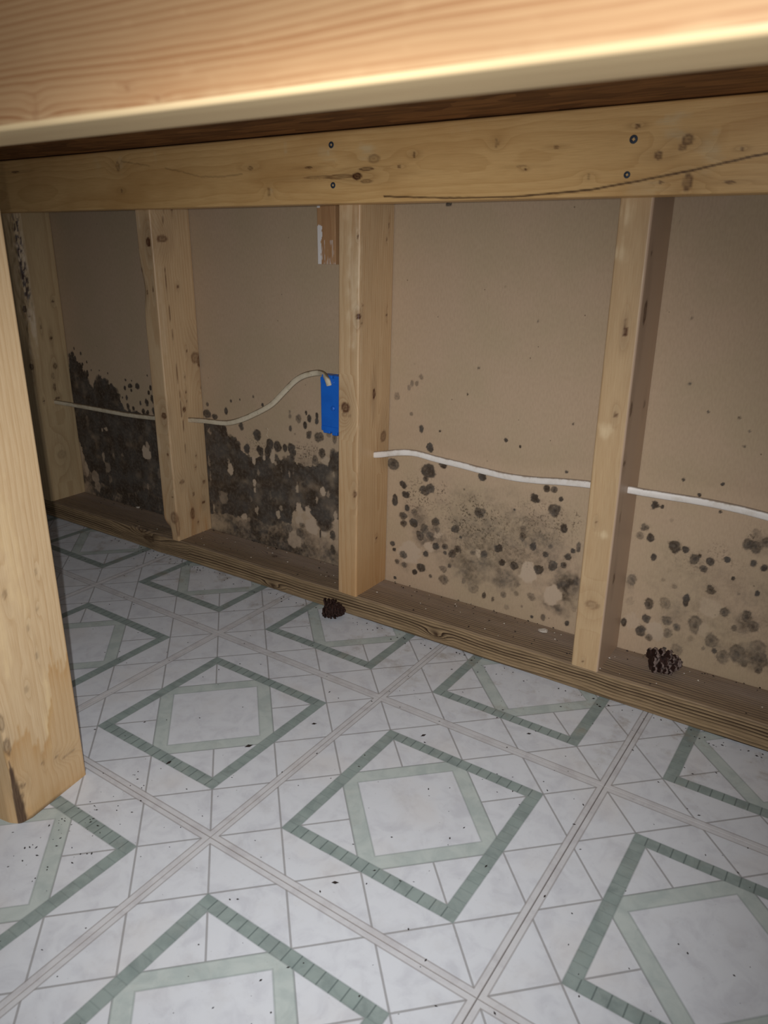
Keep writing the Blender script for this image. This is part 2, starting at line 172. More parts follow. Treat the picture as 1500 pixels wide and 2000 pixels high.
KNOTS_PLATE=[(0,0.0154,0.9144,0.006,0.0045,0.004,0.75),(0,0.0074,0.576,0.006,0.0034,0.005,0.6),(0,0.0243,0.2438,0.006,0.0081,0.0192,0.55),(0,0.0367,0.2209,0.006,0.0041,0.0057,0.5)]
KNOTS_RIM=[(0,0.0045,1.0711,0.006,0.0027,0.0036,0.25),(0,0.0098,1.0715,0.006,0.0041,0.0016,0.15),(0,0.0098,1.1362,0.006,0.0004,0.0013,0.4),(0,0.0043,1.1561,0.006,0.0007,0.0009,0.3)]
PALE_RIM=[(0,0.0086,1.1876,0.006,0.0019,0.0022,0.9),(0,0.0047,1.188,0.006,0.0019,0.0011,0.6),(0,0.0184,1.206,0.006,0.0011,0.003,0.8),(0,0.0119,1.1721,0.006,0.0019,0.0057,0.35),(0,0.0159,1.1711,0.006,0.0012,0.002,0.4),
(0,0.0194,1.1419,0.006,0.0009,0.0022,0.5),(0,0.0326,1.1408,0.006,0.001,0.0025,0.4),(0,0.0323,1.1738,0.006,0.0012,0.0017,0.6),(0,0.0155,1.1099,0.006,0.0023,0.0014,0.4),(0,0.0081,1.0523,0.006,0.0019,0.0013,0.6),
(0,0.0118,1.1291,0.006,0.0019,0.001,0.3),(0,0.0199,1.2355,0.006,0.0015,0.0068,0.3),(0,0.012,1.1572,0.006,0.0036,0.0012,0.2),(0,-0.0006,1.1345,0.006,0.0009,0.0074,0.9),(0,0.0062,1.2172,0.006,0.0011,0.0015,0.5),
(0,0.011,1.2003,0.006,0.0004,0.0026,0.5),(0,0.0328,1.086,0.006,0.0086,0.0074,0.12),(0,0.0083,1.2743,0.006,0.001,0.0016,0.5),(0,0.0112,1.3182,0.006,0.0009,0.0024,0.4),(0,0.0024,1.3124,0.006,0.0027,0.0012,0.4),
(0,0.0062,1.3564,0.006,0.0008,0.0008,0.6),(0,0.0178,1.2996,0.006,0.0026,0.0014,0.3),(0,0.0204,1.276,0.006,0.0035,0.0029,0.3)]
PALE_LEDGER=[(0,0.0656,1.1917,0.006,0.0128,0.0164,0.8),(0,0.0398,1.2325,0.006,0.0211,0.0122,0.55),(0,0.0085,1.173,0.006,0.01,0.0269,0.4),(0,0.0796,0.9454,0.006,0.0082,0.0138,0.15),(0,0.062,0.8079,0.006,0.0108,0.0178,0.7),
(0,0.0652,0.7452,0.006,0.0154,0.0259,0.3),(0,0.0673,0.2578,0.006,0.0194,0.0094,0.3),(0,0.0686,0.3177,0.006,0.0151,0.0077,0.3),(0,0.0794,0.4033,0.006,0.0123,0.003,0.5),(0,0.0723,0.6716,0.006,0.0096,0.0023,0.5),
(0,0.0652,0.7452,0.006,0.0062,0.0022,0.8),(0,0.0193,0.6427,0.006,0.0087,0.0024,0.6)]
CABLE_L1=[(-0.0173,-0.04,0.2569),(0.0645,-0.036,0.2564),(0.1474,-0.036,0.2572),(0.2159,-0.04,0.2615),(0.2545,-0.044,0.2652)]
CABLE_L2=[(0.3811,-0.044,0.277),(0.4346,-0.044,0.2803),(0.4729,-0.043,0.2909),(0.5103,-0.042,0.3076),(0.5476,-0.042,0.3276),
(0.5779,-0.042,0.3532),(0.6022,-0.043,0.3733),(0.6264,-0.045,0.3861),(0.6559,-0.048,0.3936),(0.6749,-0.056,0.394),
(0.6879,-0.0635,0.3882),(0.691,-0.0625,0.3786)]
CABLE_R1=[(0.8071,-0.042,0.2827),(0.8363,-0.036,0.2852),(0.8698,-0.03,0.2802),(0.9134,-0.028,0.2772),(0.9565,-0.028,0.2742),
(0.9988,-0.03,0.2735),(1.0399,-0.034,0.2773),(1.0796,-0.04,0.2837),(1.1169,-0.044,0.2879)]
CABLE_R2=[(1.1911,-0.042,0.2899),(1.2224,-0.038,0.2893),(1.2469,-0.035,0.2891),(1.2772,-0.034,0.2887),(1.307,-0.034,0.2874),
(1.336,-0.034,0.2848),(1.3698,-0.034,0.2809)]

# ------------------------------------------------------------------ helpers
W, D = 0.0381, 0.0889            # a 2x4
S1, S2, S3, S4 = -0.1228, 0.2939, 0.7278, 1.1326   # left faces of the studs
LEDGE_Z = 0.6414
RIM_Y = -0.766
TILE = 0.31557


def tag(o, label=None, cat=None, group=None, kind=None):
    if label: o['label'] = label
    if cat: o['category'] = cat
    if group: o['group'] = group
    if kind: o['kind'] = kind
    return o


def empty(name, loc=(0, 0, 0)):
    o = bpy.data.objects.new(name, None)
    o.empty_display_size = 0.02
    COL.objects.link(o)
    o.location = loc
    return o


def link(name, me, mat=None, parent=None, loc=None):
    o = bpy.data.objects.new(name, me)
    COL.objects.link(o)
    if mat and not me.materials: me.materials.append(mat)
    if parent: o.parent = parent
    if loc: o.location = loc
    return o


def mesh_np(name, V, quads, smooth=None, ngons=()):
    """V (n,3) float, quads (m,4) int, extra ngons list of index lists"""
    me = bpy.data.meshes.new(name)
    nq = len(quads)
    loops = [np.asarray(quads, np.int32).ravel()] + [np.asarray(g, np.int32) for g in ngons]
    starts = list(np.arange(nq, dtype=np.int32) * 4)
    tot = nq * 4
    for g in ngons:
        starts.append(tot); tot += len(g)
    L = np.concatenate(loops)
    me.vertices.add(len(V)); me.vertices.foreach_set('co', np.asarray(V, np.float32).ravel())
    me.loops.add(len(L)); me.loops.foreach_set('vertex_index', L)
    me.polygons.add(nq + len(ngons)); me.polygons.foreach_set('loop_start', np.array(starts, np.int32))
    if smooth is not None:
        s = np.zeros(nq + len(ngons), bool); s[:nq] = smooth
        me.polygons.foreach_set('use_smooth', s)
    me.update(calc_edges=True); me.validate()
    return me


def fattr(me, name, v):
    a = me.attributes.new(name, 'FLOAT', 'POINT')
    a.data.foreach_set('value', np.asarray(v, np.float32))


def _h(ix, iy, seed):
    n = (ix.astype(np.int64) * 374761393 + iy.astype(np.int64) * 668265263 + seed * 974711) & 0x7fffffff
    n = ((n ^ (n >> 13)) * 1274126177) & 0x7fffffff
    n = (n ^ (n >> 16)) & 0xffff
    return n / 65535.0


def vn(x, y, seed=0):
    x = np.asarray(x, float); y = np.asarray(y, float) + np.zeros_like(x); x = x + np.zeros_like(y)
    ix = np.floor(x); iy = np.floor(y); fx = x - ix; fy = y - iy
    fx = fx * fx * (3 - 2 * fx); fy = fy * fy * (3 - 2 * fy)
    ix = ix.astype(np.int64); iy = iy.astype(np.int64)
    a = _h(ix, iy, seed); b = _h(ix + 1, iy, seed); c = _h(ix, iy + 1, seed); d = _h(ix + 1, iy + 1, seed)
    return (a * (1 - fx) + b * fx) * (1 - fy) + (c * (1 - fx) + d * fx) * fy


def fbm(x, y, seed=0, o=3):
    s = 0; amp = 0.5; t = 0
    for k in range(o):
        s = s + amp * vn(np.asarray(x) * 2 ** k, np.asarray(y) * 2 ** k, seed + 17 * k); t += amp; amp *= 0.5
    return s / t


def sst(a, b, x):
    t = np.clip((x - a) / (b - a), 0, 1)
    return t * t * (3 - 2 * t)


# ---- node expression helper
class N:
    def __init__(s, mat): s.t = mat.node_tree; s.n = s.t.nodes; s.l = s.t.links

    def new(s, typ, **kw):
        nd = s.n.new(typ)
        for k, v in kw.items(): setattr(nd, k, v)
        return nd

    def put(s, sock, v):
        if isinstance(v, X): s.l.new(v.s, sock)
        elif isinstance(v, bpy.types.NodeSocket): s.l.new(v, sock)
        else:
            if sock.type == 'RGBA' and len(v) == 3: v = (*v, 1)
            sock.default_value = v

    def m(s, op, a, b=None, c=None):
        nd = s.new('ShaderNodeMath', operation=op)
        s.put(nd.inputs[0], a)
        if b is not None: s.put(nd.inputs[1], b)
        if c is not None: s.put(nd.inputs[2], c)
        return X(s, nd.outputs[0])

    def step(s, x, a, b):     # smoothstep a..b -> 0..1
        nd = s.new('ShaderNodeMapRange', interpolation_type='SMOOTHSTEP', clamp=True)
        if a > b:
            s.put(nd.inputs['Value'], x); nd.inputs['From Min'].default_value = b; nd.inputs['From Max'].default_value = a
            nd.inputs['To Min'].default_value = 1; nd.inputs['To Max'].default_value = 0
        else:
            s.put(nd.inputs['Value'], x); nd.inputs['From Min'].default_value = a; nd.inputs['From Max'].default_value = b
        return X(s, nd.outputs['Result'])

    def mix(s, f, a, b, mode='MIX'):
        nd = s.new('ShaderNodeMix', data_type='RGBA', blend_type=mode)
        s.put(nd.inputs['Factor'], f); s.put(nd.inputs['A'], a); s.put(nd.inputs['B'], b)
        return nd.outputs['Result'] if False else nd.outputs[2]

    def noise(s, vec, scale, detail=2.0, rough=0.5, dims='3D', w=None, dist=0.0):
        nd = s.new('ShaderNodeTexNoise', noise_dimensions=dims)
        if vec is not None: s.put(nd.inputs['Vector'], vec)
        if w is not None: s.put(nd.inputs['W'], w)
        nd.inputs['Scale'].default_value = scale; nd.inputs['Detail'].default_value = detail
        nd.inputs['Roughness'].default_value = rough; nd.inputs['Distortion'].default_value = dist
        return X(s, nd.outputs[0])

    def attr(s, name):
        nd = s.new('ShaderNodeAttribute', attribute_name=name)
        return X(s, nd.outputs['Fac'])

    def coords(s, which='Object'):
        return s.new('ShaderNodeTexCoord').outputs[which]

    def scale(s, vec, sc):
        nd = s.new('ShaderNodeVectorMath', operation='MULTIPLY')
        s.put(nd.inputs[0], vec); nd.inputs[1].default_value = sc
        return nd.outputs[0]

    def sep(s, vec):
        nd = s.new('ShaderNodeSeparateXYZ'); s.put(nd.inputs[0], vec)
        return [X(s, q) for q in nd.outputs]

    def bump(s, h, strength, dist):
        nd = s.new('ShaderNodeBump'); nd.inputs['Strength'].default_value = strength
        nd.inputs['Distance'].default_value = dist; s.put(nd.inputs['Height'], h)
        return nd.outputs[0]


class X:
    def __init__(s, b, sock): s.b = b; s.s = sock
    def __add__(s, o): return s.b.m('ADD', s, o)
    __radd__ = __add__
    def __sub__(s, o): return s.b.m('SUBTRACT', s, o)
    def __rsub__(s, o): return s.b.m('SUBTRACT', o, s)
    def __mul__(s, o): return s.b.m('MULTIPLY', s, o)
    __rmul__ = __mul__
    def abs(s): return s.b.m('ABSOLUTE', s)
    def frac(s): return s.b.m('FRACT', s)
    def min(s, o): return s.b.m('MINIMUM', s, o)
    def max(s, o): return s.b.m('MAXIMUM', s, o)
    def pow(s, o): return s.b.m('POWER', s, o)
    def lt(s, o): return s.b.m('LESS_THAN', s, o)
    def gt(s, o): return s.b.m('GREATER_THAN', s, o)


def lin(r, g, b):
    f = lambda c: (c / 255 / 12.92) if c <= 10 else ((c / 255 + 0.055) / 1.055) ** 2.4
    return (f(r), f(g), f(b))


def new_mat(name, rough=0.6, spec=0.4):
    m = bpy.data.materials.new(name); m.use_nodes = True
    b = m.node_tree.nodes['Principled BSDF']
    b.inputs['Roughness'].default_value = rough
    b.inputs['Specular IOR Level'].default_value = spec
    return m, N(m), b


def wood_mat(name, axis, early, late, freq=260.0, contrast=0.7, rough=0.5, spec=0.4, knot=(70, 38, 20), stain=(70, 50, 34),
             pale=(225, 200, 160), blotch=0.25, fibre=0.35, sharp=2.2, bump=0.25, blotch_col=None, coat=0.0):
    m, n, b = new_mat(name, rough, spec)
    g = n.attr('grain'); co = n.coords('Object')
    st = [1.0, 1.0, 1.0]; st[axis] = 0.035
    fine = n.noise(n.scale(co, tuple(st)), 900, 3, 0.6)
    st2 = [1.0, 1.0, 1.0]; st2[axis] = 0.06
    mid = n.noise(n.scale(co, tuple(st2)), 130, 3, 0.55)
    big = n.noise(n.scale(co, tuple(0.35 if i == axis else 1.0 for i in range(3))), 14, 3, 0.55)
    w = g * freq + mid * 0.35
    ring = w.frac()
    rv = n.noise(None, 1.0, 1, 0.5, '1D', w=g * (freq * 0.37) + 3.1)
    late_f = ring.pow(sharp) * n.step(ring, 1.0, 0.93) * (rv * 1.3 + 0.1)
    f = n.m('MINIMUM', late_f * contrast, 1.0)
    c = n.mix(f, lin(*early), lin(*late))
    bc = blotch_col or tuple(v * 0.78 for v in early)
    c = n.mix(n.step(big, 0.42, 0.72) * blotch, c, lin(*bc))
    c = n.mix(n.step(fine, 0.35, 0.75) * fibre, c, lin(*late))
    c = n.mix(n.m('MINIMUM', n.attr('pale') * n.step(mid, 0.25, 0.6), 1.0), c, lin(*pale))
    c = n.mix(n.m('MINIMUM', n.attr('stain') * (mid * 0.5 + 0.75), 1.0), c, lin(*stain))
    c = n.mix(n.m('MINIMUM', n.attr('knot') * (fine * 0.5 + 0.75), 1.0), c, lin(*knot))
    n.put(b.inputs['Base Color'], c)
    h = fine * 0.5 + mid * 0.6 + late_f * 0.3 - n.attr('knot') * 0.6
    n.put(b.inputs['Normal'], n.bump(h, bump, 0.0012))
    n.put(b.inputs['Roughness'], mid * 0.2 + (rough - 0.1))
    b.inputs['Coat Weight'].default_value = coat; b.inputs['Coat Roughness'].default_value = 0.35
    return m


def board(name, mat, L, w, h, axes='abl', loc=(0, 0, 0), rot=None, res=0.0028, row=0.003, rad=0.003, knots=(), pales=(), pith=(0.02, -0.05),
          drift=(0.0, 0.0), wob=0.0025, seed=1, deform=None, stain=None, l0=0.0, parent=None, dark=None, bow=0.9):
    """one sawn board: rounded section swept along its length, with growth rings, knots and stains as point attributes"""
    pa, pb = [], []
    k = 4
    na = max(3, int((w - 2 * rad) / res)); nb = max(3, int((h - 2 * rad) / res))
    def arc(cx, cy, a0):
        for i in range(k):
            t = a0 + (i + 0.5) / k * math.pi / 2
            pa.append(cx + rad * math.cos(t)); pb.append(cy + rad * math.sin(t))
    for i in range(na + 1): pa.append(rad + (w - 2 * rad) * i / na); pb.append(0)
    arc(w - rad, rad, -math.pi / 2)
    for i in range(nb + 1): pa.append(w); pb.append(rad + (h - 2 * rad) * i / nb)
    arc(w - rad, h - rad, 0)
    for i in range(na + 1): pa.append(w - rad - (w - 2 * rad) * i / na); pb.append(h)
    arc(rad, h - rad, math.pi / 2)
    for i in range(nb + 1): pa.append(0); pb.append(h - rad - (h - 2 * rad) * i / nb)
    arc(rad, rad, math.pi)
    pa = np.array(pa); pb = np.array(pb); n = len(pa)
    m = max(2, int(L / row)); ls = np.linspace(l0, l0 + L, m + 1)
    A = np.tile(pa, m + 1); B = np.tile(pb, m + 1); LL = np.repeat(ls, n)
    # rings
    pxv = pith[0] + drift[0] * LL + wob * 2.2 * (fbm(LL * 5, 0.5, seed) - 0.5)
    pyv = pith[1] + drift[1] * LL + wob * 2.2 * (fbm(LL * 5, 3.5, seed + 5) - 0.5)
    G = np.sqrt((A - pxv) ** 2 + (B - pyv) ** 2) + wob * (fbm(LL * 9, (A + B) * 22, seed + 9) - 0.5)
    K = np.zeros_like(A); PL = np.zeros_like(A); ST = np.zeros_like(A)
    for (ka, kb, kl_, ra, rb, rl, dk) in knots:
        ra, rb, rl = max(ra, 0.0016), max(rb, 0.0016), max(rl, 0.0016)
        q = np.abs(LL - kl_) < max(6 * rl, 0.03)
        a, b, l = A[q] - ka, B[q] - kb, LL[q] - kl_
        wv = 1 + 0.35 * (fbm(LL[q] * 260, (A[q] + B[q]) * 260, seed + 31) - 0.5)
        dd = np.sqrt((a / ra) ** 2 + (b / rb) ** 2 + (l / rl) ** 2) * wv
        dl = np.sqrt((a / ra) ** 2 + (b / rb) ** 2 + (l / (rl * 2.6)) ** 2)
        G[q] += bow * min(ra + rb, 0.03) * np.exp(-(dl / 1.7) ** 2)
        prof = sst(1.2, 0.75, dd) * (0.78 + 0.22 * np.cos(dd * 9))
        K[q] = np.maximum(K[q], dk * prof)
        K[q] = np.maximum(K[q], dk * 0.12 * sst(2.6, 1.0, dl))
    K = 1 - (1 - np.clip(K, 0, 1)) ** 1.9
    if dark is not None: K = np.maximum(K, dark(A, B, LL))
    for (ka, kb, kl_, ra, rb, rl, dk) in pales:
        q = np.abs(LL - kl_) < 3 * max(rl, 0.002)
        dd = np.sqrt(((A[q] - ka) / 0.012) ** 2 + ((B[q] - kb) / max(rb, .001)) ** 2 + ((LL[q] - kl_) / max(rl, .001)) ** 2)
        dd = dd + 1.5 * (fbm(LL[q] * 90, (A[q] + B[q]) * 160, seed + 71) - 0.5)
        PL[q] = np.maximum(PL[q], 0.75 * dk * sst(1.25, 0.0, dd))
    if stain is not None: ST = np.clip(stain(A, B, LL), 0, 1)
    da = db = 0
    Ad, Bd = A.copy(), B.copy()
    if deform is not None: Ad, Bd, Ld = deform(A, B, LL)
    else: Ld = LL
    idx = {'a': Ad, 'b': Bd, 'l': Ld}
    V = np.stack([idx[c] for c in axes], 1)
    i = np.arange(m)[:, None] * n; j = np.arange(n)[None, :]; j2 = (j + 1) % n
    Q = np.stack([i + j, i + j2, i + n + j2, i + n + j], -1).reshape(-1, 4)
    nv = len(V)
    Vc = np.concatenate([V, V[:n], V[m * n:]])
    me = mesh_np(name, Vc, Q, True, [list(range(nv, nv + n))[::-1], list(range(nv + n, nv + 2 * n))])
    cc = lambda v: np.concatenate([v, v[:n], v[m * n:]])
    fattr(me, 'grain', cc(G)); fattr(me, 'knot', cc(K)); fattr(me, 'pale', cc(PL)); fattr(me, 'stain', cc(ST))
    o = link(name, me, mat, parent, loc)
    if rot: o.rotation_euler = rot
    return o


def box_mesh(name, x0, x1, y0, y1, z0, z1, bev=0.0):
    import bmesh
    bm = bmesh.new()
    bmesh.ops.create_cube(bm, size=1)
    for v in bm.verts:
        v.co = ((x0 + x1) / 2 + v.co.x * (x1 - x0), (y0 + y1) / 2 + v.co.y * (y1 - y0), (z0 + z1) / 2 + v.co.z * (z1 - z0))
    if bev: bmesh.ops.bevel(bm, geom=bm.edges[:], offset=bev, segments=2, affect='EDGES', profile=0.5)
    me = bpy.data.meshes.new(name); bm.to_mesh(me); bm.free()
    return me


def polyline_t(pts, x):
    p = sorted(pts)
    return np.interp(x, [q[0] for q in p], [q[1] for q in p])


# ------------------------------------------------------------------ floor: vinyl tiles with a printed pattern
m_sub, n, b = new_mat('subfloor', 0.9, 0.2)
b.inputs['Base Color'].default_value = (*lin(95, 88, 80), 1)
floor = link('floor', box_mesh('floor', -1.9, 2.9, -2.5, 0.0, -0.03, -0.0021), m_sub)
tag(floor, 'white vinyl tile floor printed with green square pattern', 'floor', kind='structure')

m_tile, n, b = new_mat('printed_vinyl', 0.42, 0.35)
co = n.coords('Object'); pos = n.new('ShaderNodeNewGeometry').outputs['Position']
ox, oy, oz = n.sep(co)
x = ox * (1 / TILE) - 0.5; y = oy * (1 / TILE) - 0.5
axn, ayn = x.abs(), y.abs()
cheb = axn.max(ayn); dia = axn + ayn
BW, DW = 0.046, 0.078
R3 = 1 / 3
wig = (n.noise(pos, 60, 2) - 0.5) * 0.003
inner = n.step(cheb + wig, R3 - BW + 0.002, R3 - BW - 0.002)
border = n.step(cheb + wig, R3 + 0.002, R3 - 0.002) * (1 - inner)
band = inner * n.step(dia + wig, R3 + 0.003, R3 - 0.003) * n.step(dia + wig, R3 - DW - 0.003, R3 - DW + 0.003)
centre = inner * n.step(dia, R3 - DW + 0.002, R3 - DW - 0.002)
l1 = ((x + y + 1.0) * 3.0 + 0.5).frac() - 0.5
l2 = ((x - y + 1.0) * 3.0 + 0.5).frac() - 0.5
thin = n.step(l1.abs().min(l2.abs()), 0.017, 0.010) * (1 - centre) * (1 - border) * (1 - band)
edge = 0.5 - cheb
margin = n.step(edge, 0.021, 0.019)
mline = n.step((edge - 0.0205).abs(), 0.003, 0.0015)
thin = thin * (1 - margin)
# ticks that split the green border into little blocks
tick_u = n.step(((x * 24.0 + 0.5).frac() - 0.5).abs(), 0.07, 0.03)
tick_v = n.step(((y * 24.0 + 0.5).frac() - 0.5).abs(), 0.07, 0.03)
onu = ayn.gt(axn)
tick = border * (tick_u * onu + tick_v * (1 - onu) * 0.30)
outl = (n.step((cheb - R3).abs(), 0.004, 0.001)).max(n.step((cheb - (R3 - BW)).abs(), 0.004, 0.001) ) * n.step(cheb, R3 + 0.006, R3 + 0.003)
outl2 = inner * (n.step((dia - R3).abs(), 0.006, 0.002)).max(n.step((dia - (R3 - DW)).abs(), 0.006, 0.002))
marb = n.noise(pos, 38, 5, 0.62, dist=0.6)
marb2 = n.noise(pos, 9, 3, 0.55)
white = n.mix(n.step(marb, 0.42, 0.72), lin(209, 213, 220), lin(196, 199, 207))
white = n.mix(n.step(marb2, 0.5, 0.75) * 0.35, white, lin(205, 200, 196))
gl = n.mix(n.step(marb, 0.35, 0.7), lin(185, 194, 192), lin(169, 180, 179))
gd = n.mix(n.step(marb, 0.35, 0.7), lin(148, 160, 158), lin(127, 139, 138))
# every printed block of the border has its own tint
blk = n.noise(None, 1.0, 0, 0.5, '1D', w=n.m('FLOOR', x * 24.0) * 3.7 + n.m('FLOOR', y * 24.0) * 7.3)
gd = n.mix(n.step(blk, 0.35, 0.7) * 0.35, gd, lin(140, 156, 153))
c = n.mix(band, white, gl)
c = n.mix(border, c, gd)
c = n.mix(n.m('MINIMUM', thin * 0.75, 1.0), c, lin(138, 137, 138))
c = n.mix(outl * 0.35, c, lin(110, 122, 120))
c = n.mix(outl2 * 0.4, c, lin(120, 132, 130))
c = n.mix(tick * 0.75, c, lin(92, 104, 104))
c = n.mix(margin * 0.6, c, n.mix(n.step(marb, 0.4, 0.7), lin(196, 195, 197), lin(182, 179, 181)))
c = n.mix(mline * 0.6, c, lin(140, 135, 134))
c = n.mix(n.step(edge, 0.0032, 0.0012) * 0.55, c, lin(120, 108, 98))
# grime: scuffs everywhere, more of it along the plate
px_, py_, pz_ = n.sep(pos)
gr = n.noise(n.scale(pos, (1, 1, 1)), 24, 5, 0.7)
gf = n.noise(pos, 240, 3, 0.65)
along = n.step(py_, -0.30, -0.09)
c = n.mix(n.step(gr, 0.5, 0.72) * (along * 0.45 + 0.10), c, lin(140, 126, 108))
c = n.mix(n.step(gf, 0.66, 0.74) * (along * 0.3 + 0.22), c, lin(96, 88, 82))
n.put(b.inputs['Base Color'], c)
n.put(b.inputs['Roughness'], gr * 0.25 + 0.36)
hh = marb * 0.3 - thin * 0.5 - tick * 0.5 - mline * 0.5
n.put(b.inputs['Normal'], n.bump(hh, 0.25, 0.0006))

PHI = -0.0057
OX, OY = 0.92666, -0.26119


def tile_mesh(name, vmax):
    e = 0.0002; t = 0.002; bv = 0.0006
    x0, x1, y0, y1 = e, TILE - e, e, TILE * vmax - e
    V = [(x0, y0, -t), (x1, y0, -t), (x1, y1, -t), (x0, y1, -t),
         (x0, y0, -bv), (x1, y0, -bv), (x1, y1, -bv), (x0, y1, -bv),
         (x0 + bv, y0 + bv, 0), (x1 - bv, y0 + bv, 0), (x1 - bv, y1 - bv, 0), (x0 + bv, y1 - bv, 0)]
    F = [(3, 2, 1, 0)]
    for k in (0, 4):
        for i in range(4):
            j = (i + 1) % 4
            F.append((k + i, k + j, k + 4 + j, k + 4 + i))
    F.append((8, 9, 10, 11))
    me = bpy.data.meshes.new(name); me.from_pydata(V, [], F); me.materials.append(m_tile)
    return me


tm_full = tile_mesh('vinyl_tile', 1.0); tm_cut = tile_mesh('vinyl_tile_cut', 0.815)
for i in range(-6, 5):
    for j in range(-5, 1):
        t = link('vinyl_tile', tm_cut if j == 0 else tm_full, None, floor)
        t.location = (OX + TILE * (i * math.cos(PHI) - j * math.sin(PHI)), OY + TILE * (i * math.sin(PHI) + j * math.cos(PHI)), 0)
        t.rotation_euler.z = PHI

# ------------------------------------------------------------------ back wall: bare back of the drywall, with mould
def in_poly(px, pz, poly):
    r = np.zeros(len(px), bool)
    k = len(poly)
    for i in range(k):
        (x1, z1), (x2, z2) = poly[i], poly[(i + 1) % k]
        c = ((z1 > pz) != (z2 > pz)) & (px < (x2 - x1) * (pz - z1) / (z2 - z1 + 1e-12) + x1)
        r ^= c
    return r


xs = np.concatenate([np.linspace(-1.9, -0.16, 40, endpoint=False), np.arange(-0.16, 1.46, 0.0017), np.linspace(1.46, 2.9, 40)])
zs = np.concatenate([np.arange(0.013, 0.40, 0.0016), np.arange(0.40, 0.66, 0.004), np.linspace(0.66, 1.9, 12)])
GX, GZ = np.meshgrid(xs, zs)
sh = GX.shape; gx = GX.ravel(); gz = GZ.ravel()
wx = gx + 0.006 * (fbm(gx * 90, gz * 90, 3) - 0.5) + 0.0035 * (fbm(gx * 330, gz * 330, 8) - 0.5)
wz = gz + 0.006 * (fbm(gx * 90, gz * 90, 13) - 0.5) + 0.0035 * (fbm(gx * 330, gz * 330, 18) - 0.5)
mold = np.zeros_like(gx)
film = np.zeros_like(gx)
for (cx, cz, rx, rz, s) in MOLD_FILM + [(0.10, 0.055, 0.26, 0.075, 0.62), (0.50, 0.05, 0.24, 0.07, 0.50), (0.62, 0.20, 0.12, 0.06, 0.25), (0.97, 0.15, 0.20, 0.10, 0.30), (1.32, 0.14, 0.16, 0.12, 0.20)]:
    dd = np.sqrt(((wx - cx) / rx) ** 2 + ((wz - cz) / rz) ** 2)
    film = np.maximum(film, s * sst(1.35, 0.1, dd + 0.7 * (fbm(gx * 40, gz * 40, 29) - 0.5)))
mold = 1.3 * film * (0.52 + 0.70 * fbm(gx * 110, gz * 110, 41) + 0.22 * sst(0.35, 0.65, fbm(gx * 260, gz * 260, 43)))
rng = np.random.default_rng(4)
dense = np.zeros_like(gx)
for poly, dens, nb_ in ((MOLD_A, 0.95, 220), (MOLD_B, 0.88, 300)):
    pm = in_poly(wx + 0.006 * (fbm(gx * 45, gz * 45, 51) - 0.5), wz + 0.012 * (fbm(gx * 45, gz * 45, 52) - 0.5), poly)
    dense = np.maximum(dense, pm * dens * (0.42 + 0.75 * fbm(gx * 45, gz * 45, 61)))
    pp = np.array(poly); a0, a1 = pp.min(0), pp.max(0)
    for _ in range(nb_):
        cx, cz = rng.uniform(a0, a1); r = rng.uniform(0.004, 0.013)
        if _ % 3 == 0:           # colonies that straddle the edge of the patch
            k_ = rng.integers(len(poly)); cx, cz = pp[k_] + (pp[(k_ + 1) % len(pp)] - pp[k_]) * rng.random(); r *= 0.6
        elif not in_poly(np.array([cx]), np.array([cz]), poly)[0]: continue
        q = (np.abs(gx - cx) < r * 1.3) & (np.abs(gz - cz) < r * 1.3)
        dd = np.sqrt((wx[q] - cx) ** 2 + (wz[q] - cz) ** 2) / r
        dense[q] = np.maximum(dense[q], rng.uniform(0.55, 1.0) * dens * sst(1.15, 0.7, dd) * (0.85 + 0.15 * np.cos(dd * 4)))
mold = np.maximum(mold, dense)
hole = np.zeros_like(gx)
for (cx, cz, rx, rz, s) in MOLD_HOLES:
    q = (np.abs(gx - cx) < rx * 1.6 + 0.01) & (np.abs(gz - cz) < rz * 1.6 + 0.01)
    dd = np.sqrt(((wx[q] - cx) / rx) ** 2 + ((wz[q] - cz) / rz) ** 2) + 0.7 * (fbm(gx[q] * 120, gz[q] * 120, 77) - 0.5)
    hole[q] = np.maximum(hole[q], s * sst(1.12, 0.85, dd))
mold = mold * (1 - hole)
speck = np.zeros_like(gx)
for (cx, cz, rx, rz, s) in MOLD_SPECK:
    dd = np.sqrt(((gx - cx) / rx) ** 2 + ((gz - cz) / rz) ** 2)
    speck = np.maximum(speck, s * sst(1.2, 0.2, dd))
for (cx, cz, rx, rz, s) in MOLD_SPOTS:
    rx, rz = max(rx * 1.12, 0.0022), max(rz * 1.12, 0.0022)
    q = (np.abs(gx - cx) < rx * 1.5 + 0.006) & (np.abs(gz - cz) < rz * 1.5 + 0.006)
    f = 1.0 if rx > 0.006 else 0.45
    dd = np.sqrt(((gx[q] + f * (wx[q] - gx[q]) - cx) / rx) ** 2 + ((gz[q] + f * (wz[q] - gz[q]) - cz) / rz) ** 2)
    prof = sst(1.22, 0.70, dd)
    if rx > 0.005: prof = prof * (0.88 + 0.12 * np.cos((dd - 0.12) * 7.5))
    val = s * prof * (0.8 + 0.35 * fbm(gx[q] * 200, gz[q] * 200, 91))
    mold[q] = np.maximum(mold[q], val)
    # a faint brown halo of spores
    speck[q] = np.maximum(speck[q], 0.35 * s * sst(1.5, 1.0, dd))
mold = np.clip(mold, 0, 1)
# dirty tide line low on the wall in the far bays
pale_low = np.clip(hole, 0, 1) * (gz < 0.3)
nr, nc = sh
ii = np.arange(nr - 1)[:, None] * nc; jj = np.arange(nc - 1)[None, :]
Q = np.stack([ii + jj, ii + jj + 1, ii + nc + jj + 1, ii + nc + jj], -1).reshape(-1, 4)
Vw = np.stack([gx, np.zeros_like(gx), gz], 1)
